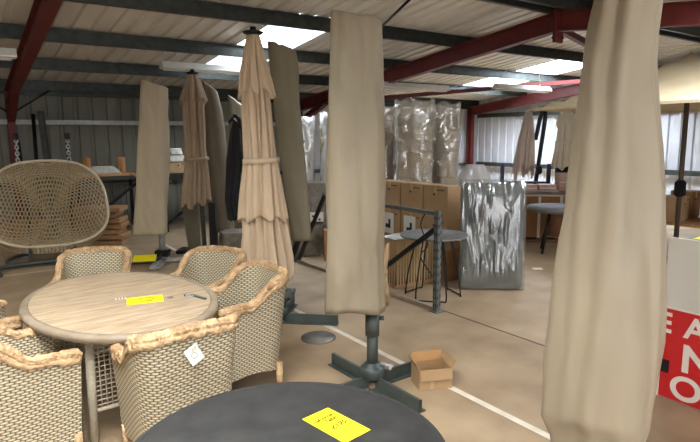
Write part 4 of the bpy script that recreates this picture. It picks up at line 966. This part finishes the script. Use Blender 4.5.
mb = MB(); mb.tube([(0, 0, 0.05), (0, 0, 2.9)], 0.032, 12); mb.build('pole', 'pole_brown', t)
mb = MB(); mb.box((0, 0, 1.12), (0.12, 0.12, 0.22), bev=0.02); mb.build('crank_box', 'black_metal', t)
mb = MB(); mb.box((0, 0, 0.04), (0.7, 0.7, 0.08)); mb.build('base', 'black_metal', t)

# low table with boxes at the right
t = thing('trestle_table', 'low wooden trestle table at the right with cardboard boxes on it', 'table', G(8.6, 3.75), ANG)
mb = MB(); mb.box((0, 0, 0.60), (0.8, 2.2, 0.04)); mb.build('tabletop', 'timber', t)
for y in (-0.9, 0.9):
    for x in (-0.3, 0.3): mb = MB(); mb.box((x, y, 0.29), (0.05, 0.05, 0.58)); mb.build('leg', 'timber_dark', t)
carton('cardboard_box', 'cardboard box with small printed marks on the trestle table at the right', 8.5, 3.95, 0.62, 0.34, 0.36, 0.34, rz=ANG+0.15)
carton('cardboard_box', 'small darker box behind the printed cardboard box at the right', 8.9, 3.95, 0.62, 0.3, 0.3, 0.40, 'cardboard_dark', rz=ANG)
carton('cardboard_box', 'brown box beside the dark pole at the right edge', 8.55, 3.35, 0.62, 0.3, 0.3, 0.38, 'cardboard_dark', rz=ANG)

# white board with the red sign, facing -u
t = thing('display_board', 'white board with a red lettered sign at the right edge', 'sign', G(3.98, 0.9), ANG)
mb = MB(); mb.box((0.012, 0.0, 0.575), (0.02, 1.9, 1.15)); mb.build('board', 'white_board', t)
mb = MB(); mb.box((-0.002, 0, 0.33), (0.006, 1.88, 0.65)); rs = mb.build('red_panel', 'sign_red', t)
mb = MB(); mb.box((-0.004, 0, 0.658), (0.008, 1.9, 0.012)); mb.box((-0.004, 0.945, 0.33), (0.008, 0.014, 0.66)); mb.build('white_border', 'sign_white', t)
def letters(s, v_left, z0, h, parent, sxs=1.0):
    c = bpy.data.curves.new('lettering', 'FONT'); c.body = s; c.size = h/0.70; c.extrude = 0.001; c.offset = h*0.035
    o = bpy.data.objects.new('lettering', c); COL.objects.link(o)
    me = bpy.data.meshes.new_from_object(o.evaluated_get(bpy.context.evaluated_depsgraph_get())); bpy.data.objects.remove(o)
    me.materials.clear(); me.materials.append(MATS['sign_white'])
    x0 = min(v.co.x for v in me.vertices)
    for v in me.vertices: v.co.x = (v.co.x-x0)*sxs
    q = bpy.data.objects.new('lettering', me); COL.objects.link(q); q.parent = parent
    q.matrix_local = Matrix.Translation((-0.0065, v_left-0.9, z0)) @ Matrix(((0, 0, -1, 0), (-1, 0, 0, 0), (0, 1, 0, 0), (0, 0, 0, 1)))
    return q
letters('E', 1.862, 0.482, 0.14, rs, 0.9); letters('A', 1.705, 0.478, 0.145, rs)
letters('N', 1.695, 0.235, 0.19, rs, 1.1); letters('O', 1.762, 0.03, 0.165, rs, 1.1)
mb = MB(); mb.box((-0.01, 0.905, 0.235), (0.012, 0.05, 0.09)); mb.build('black_clip', 'black_rubber', rs)
t = thing('counter', 'low white counter top behind the red sign with a yellow sheet on it', 'counter', G(4.4, 1.0), ANG)
mb = MB(); mb.box((0, 0, 1.12), (0.7, 1.6, 0.03)); mb.build('countertop', 'grey_top', t)
for y in (-0.7, 0.7):
    for x in (-0.3, 0.3): mb = MB(); mb.box((x, y, 0.55), (0.05, 0.05, 1.1)); mb.build('leg', 'grey_steel', t)
card('price_card', 'yellow sheet on the counter above the red sign', 'card', G(4.22, 1.62, 1.138), ANG+0.1, (0.2, 0.28), [])
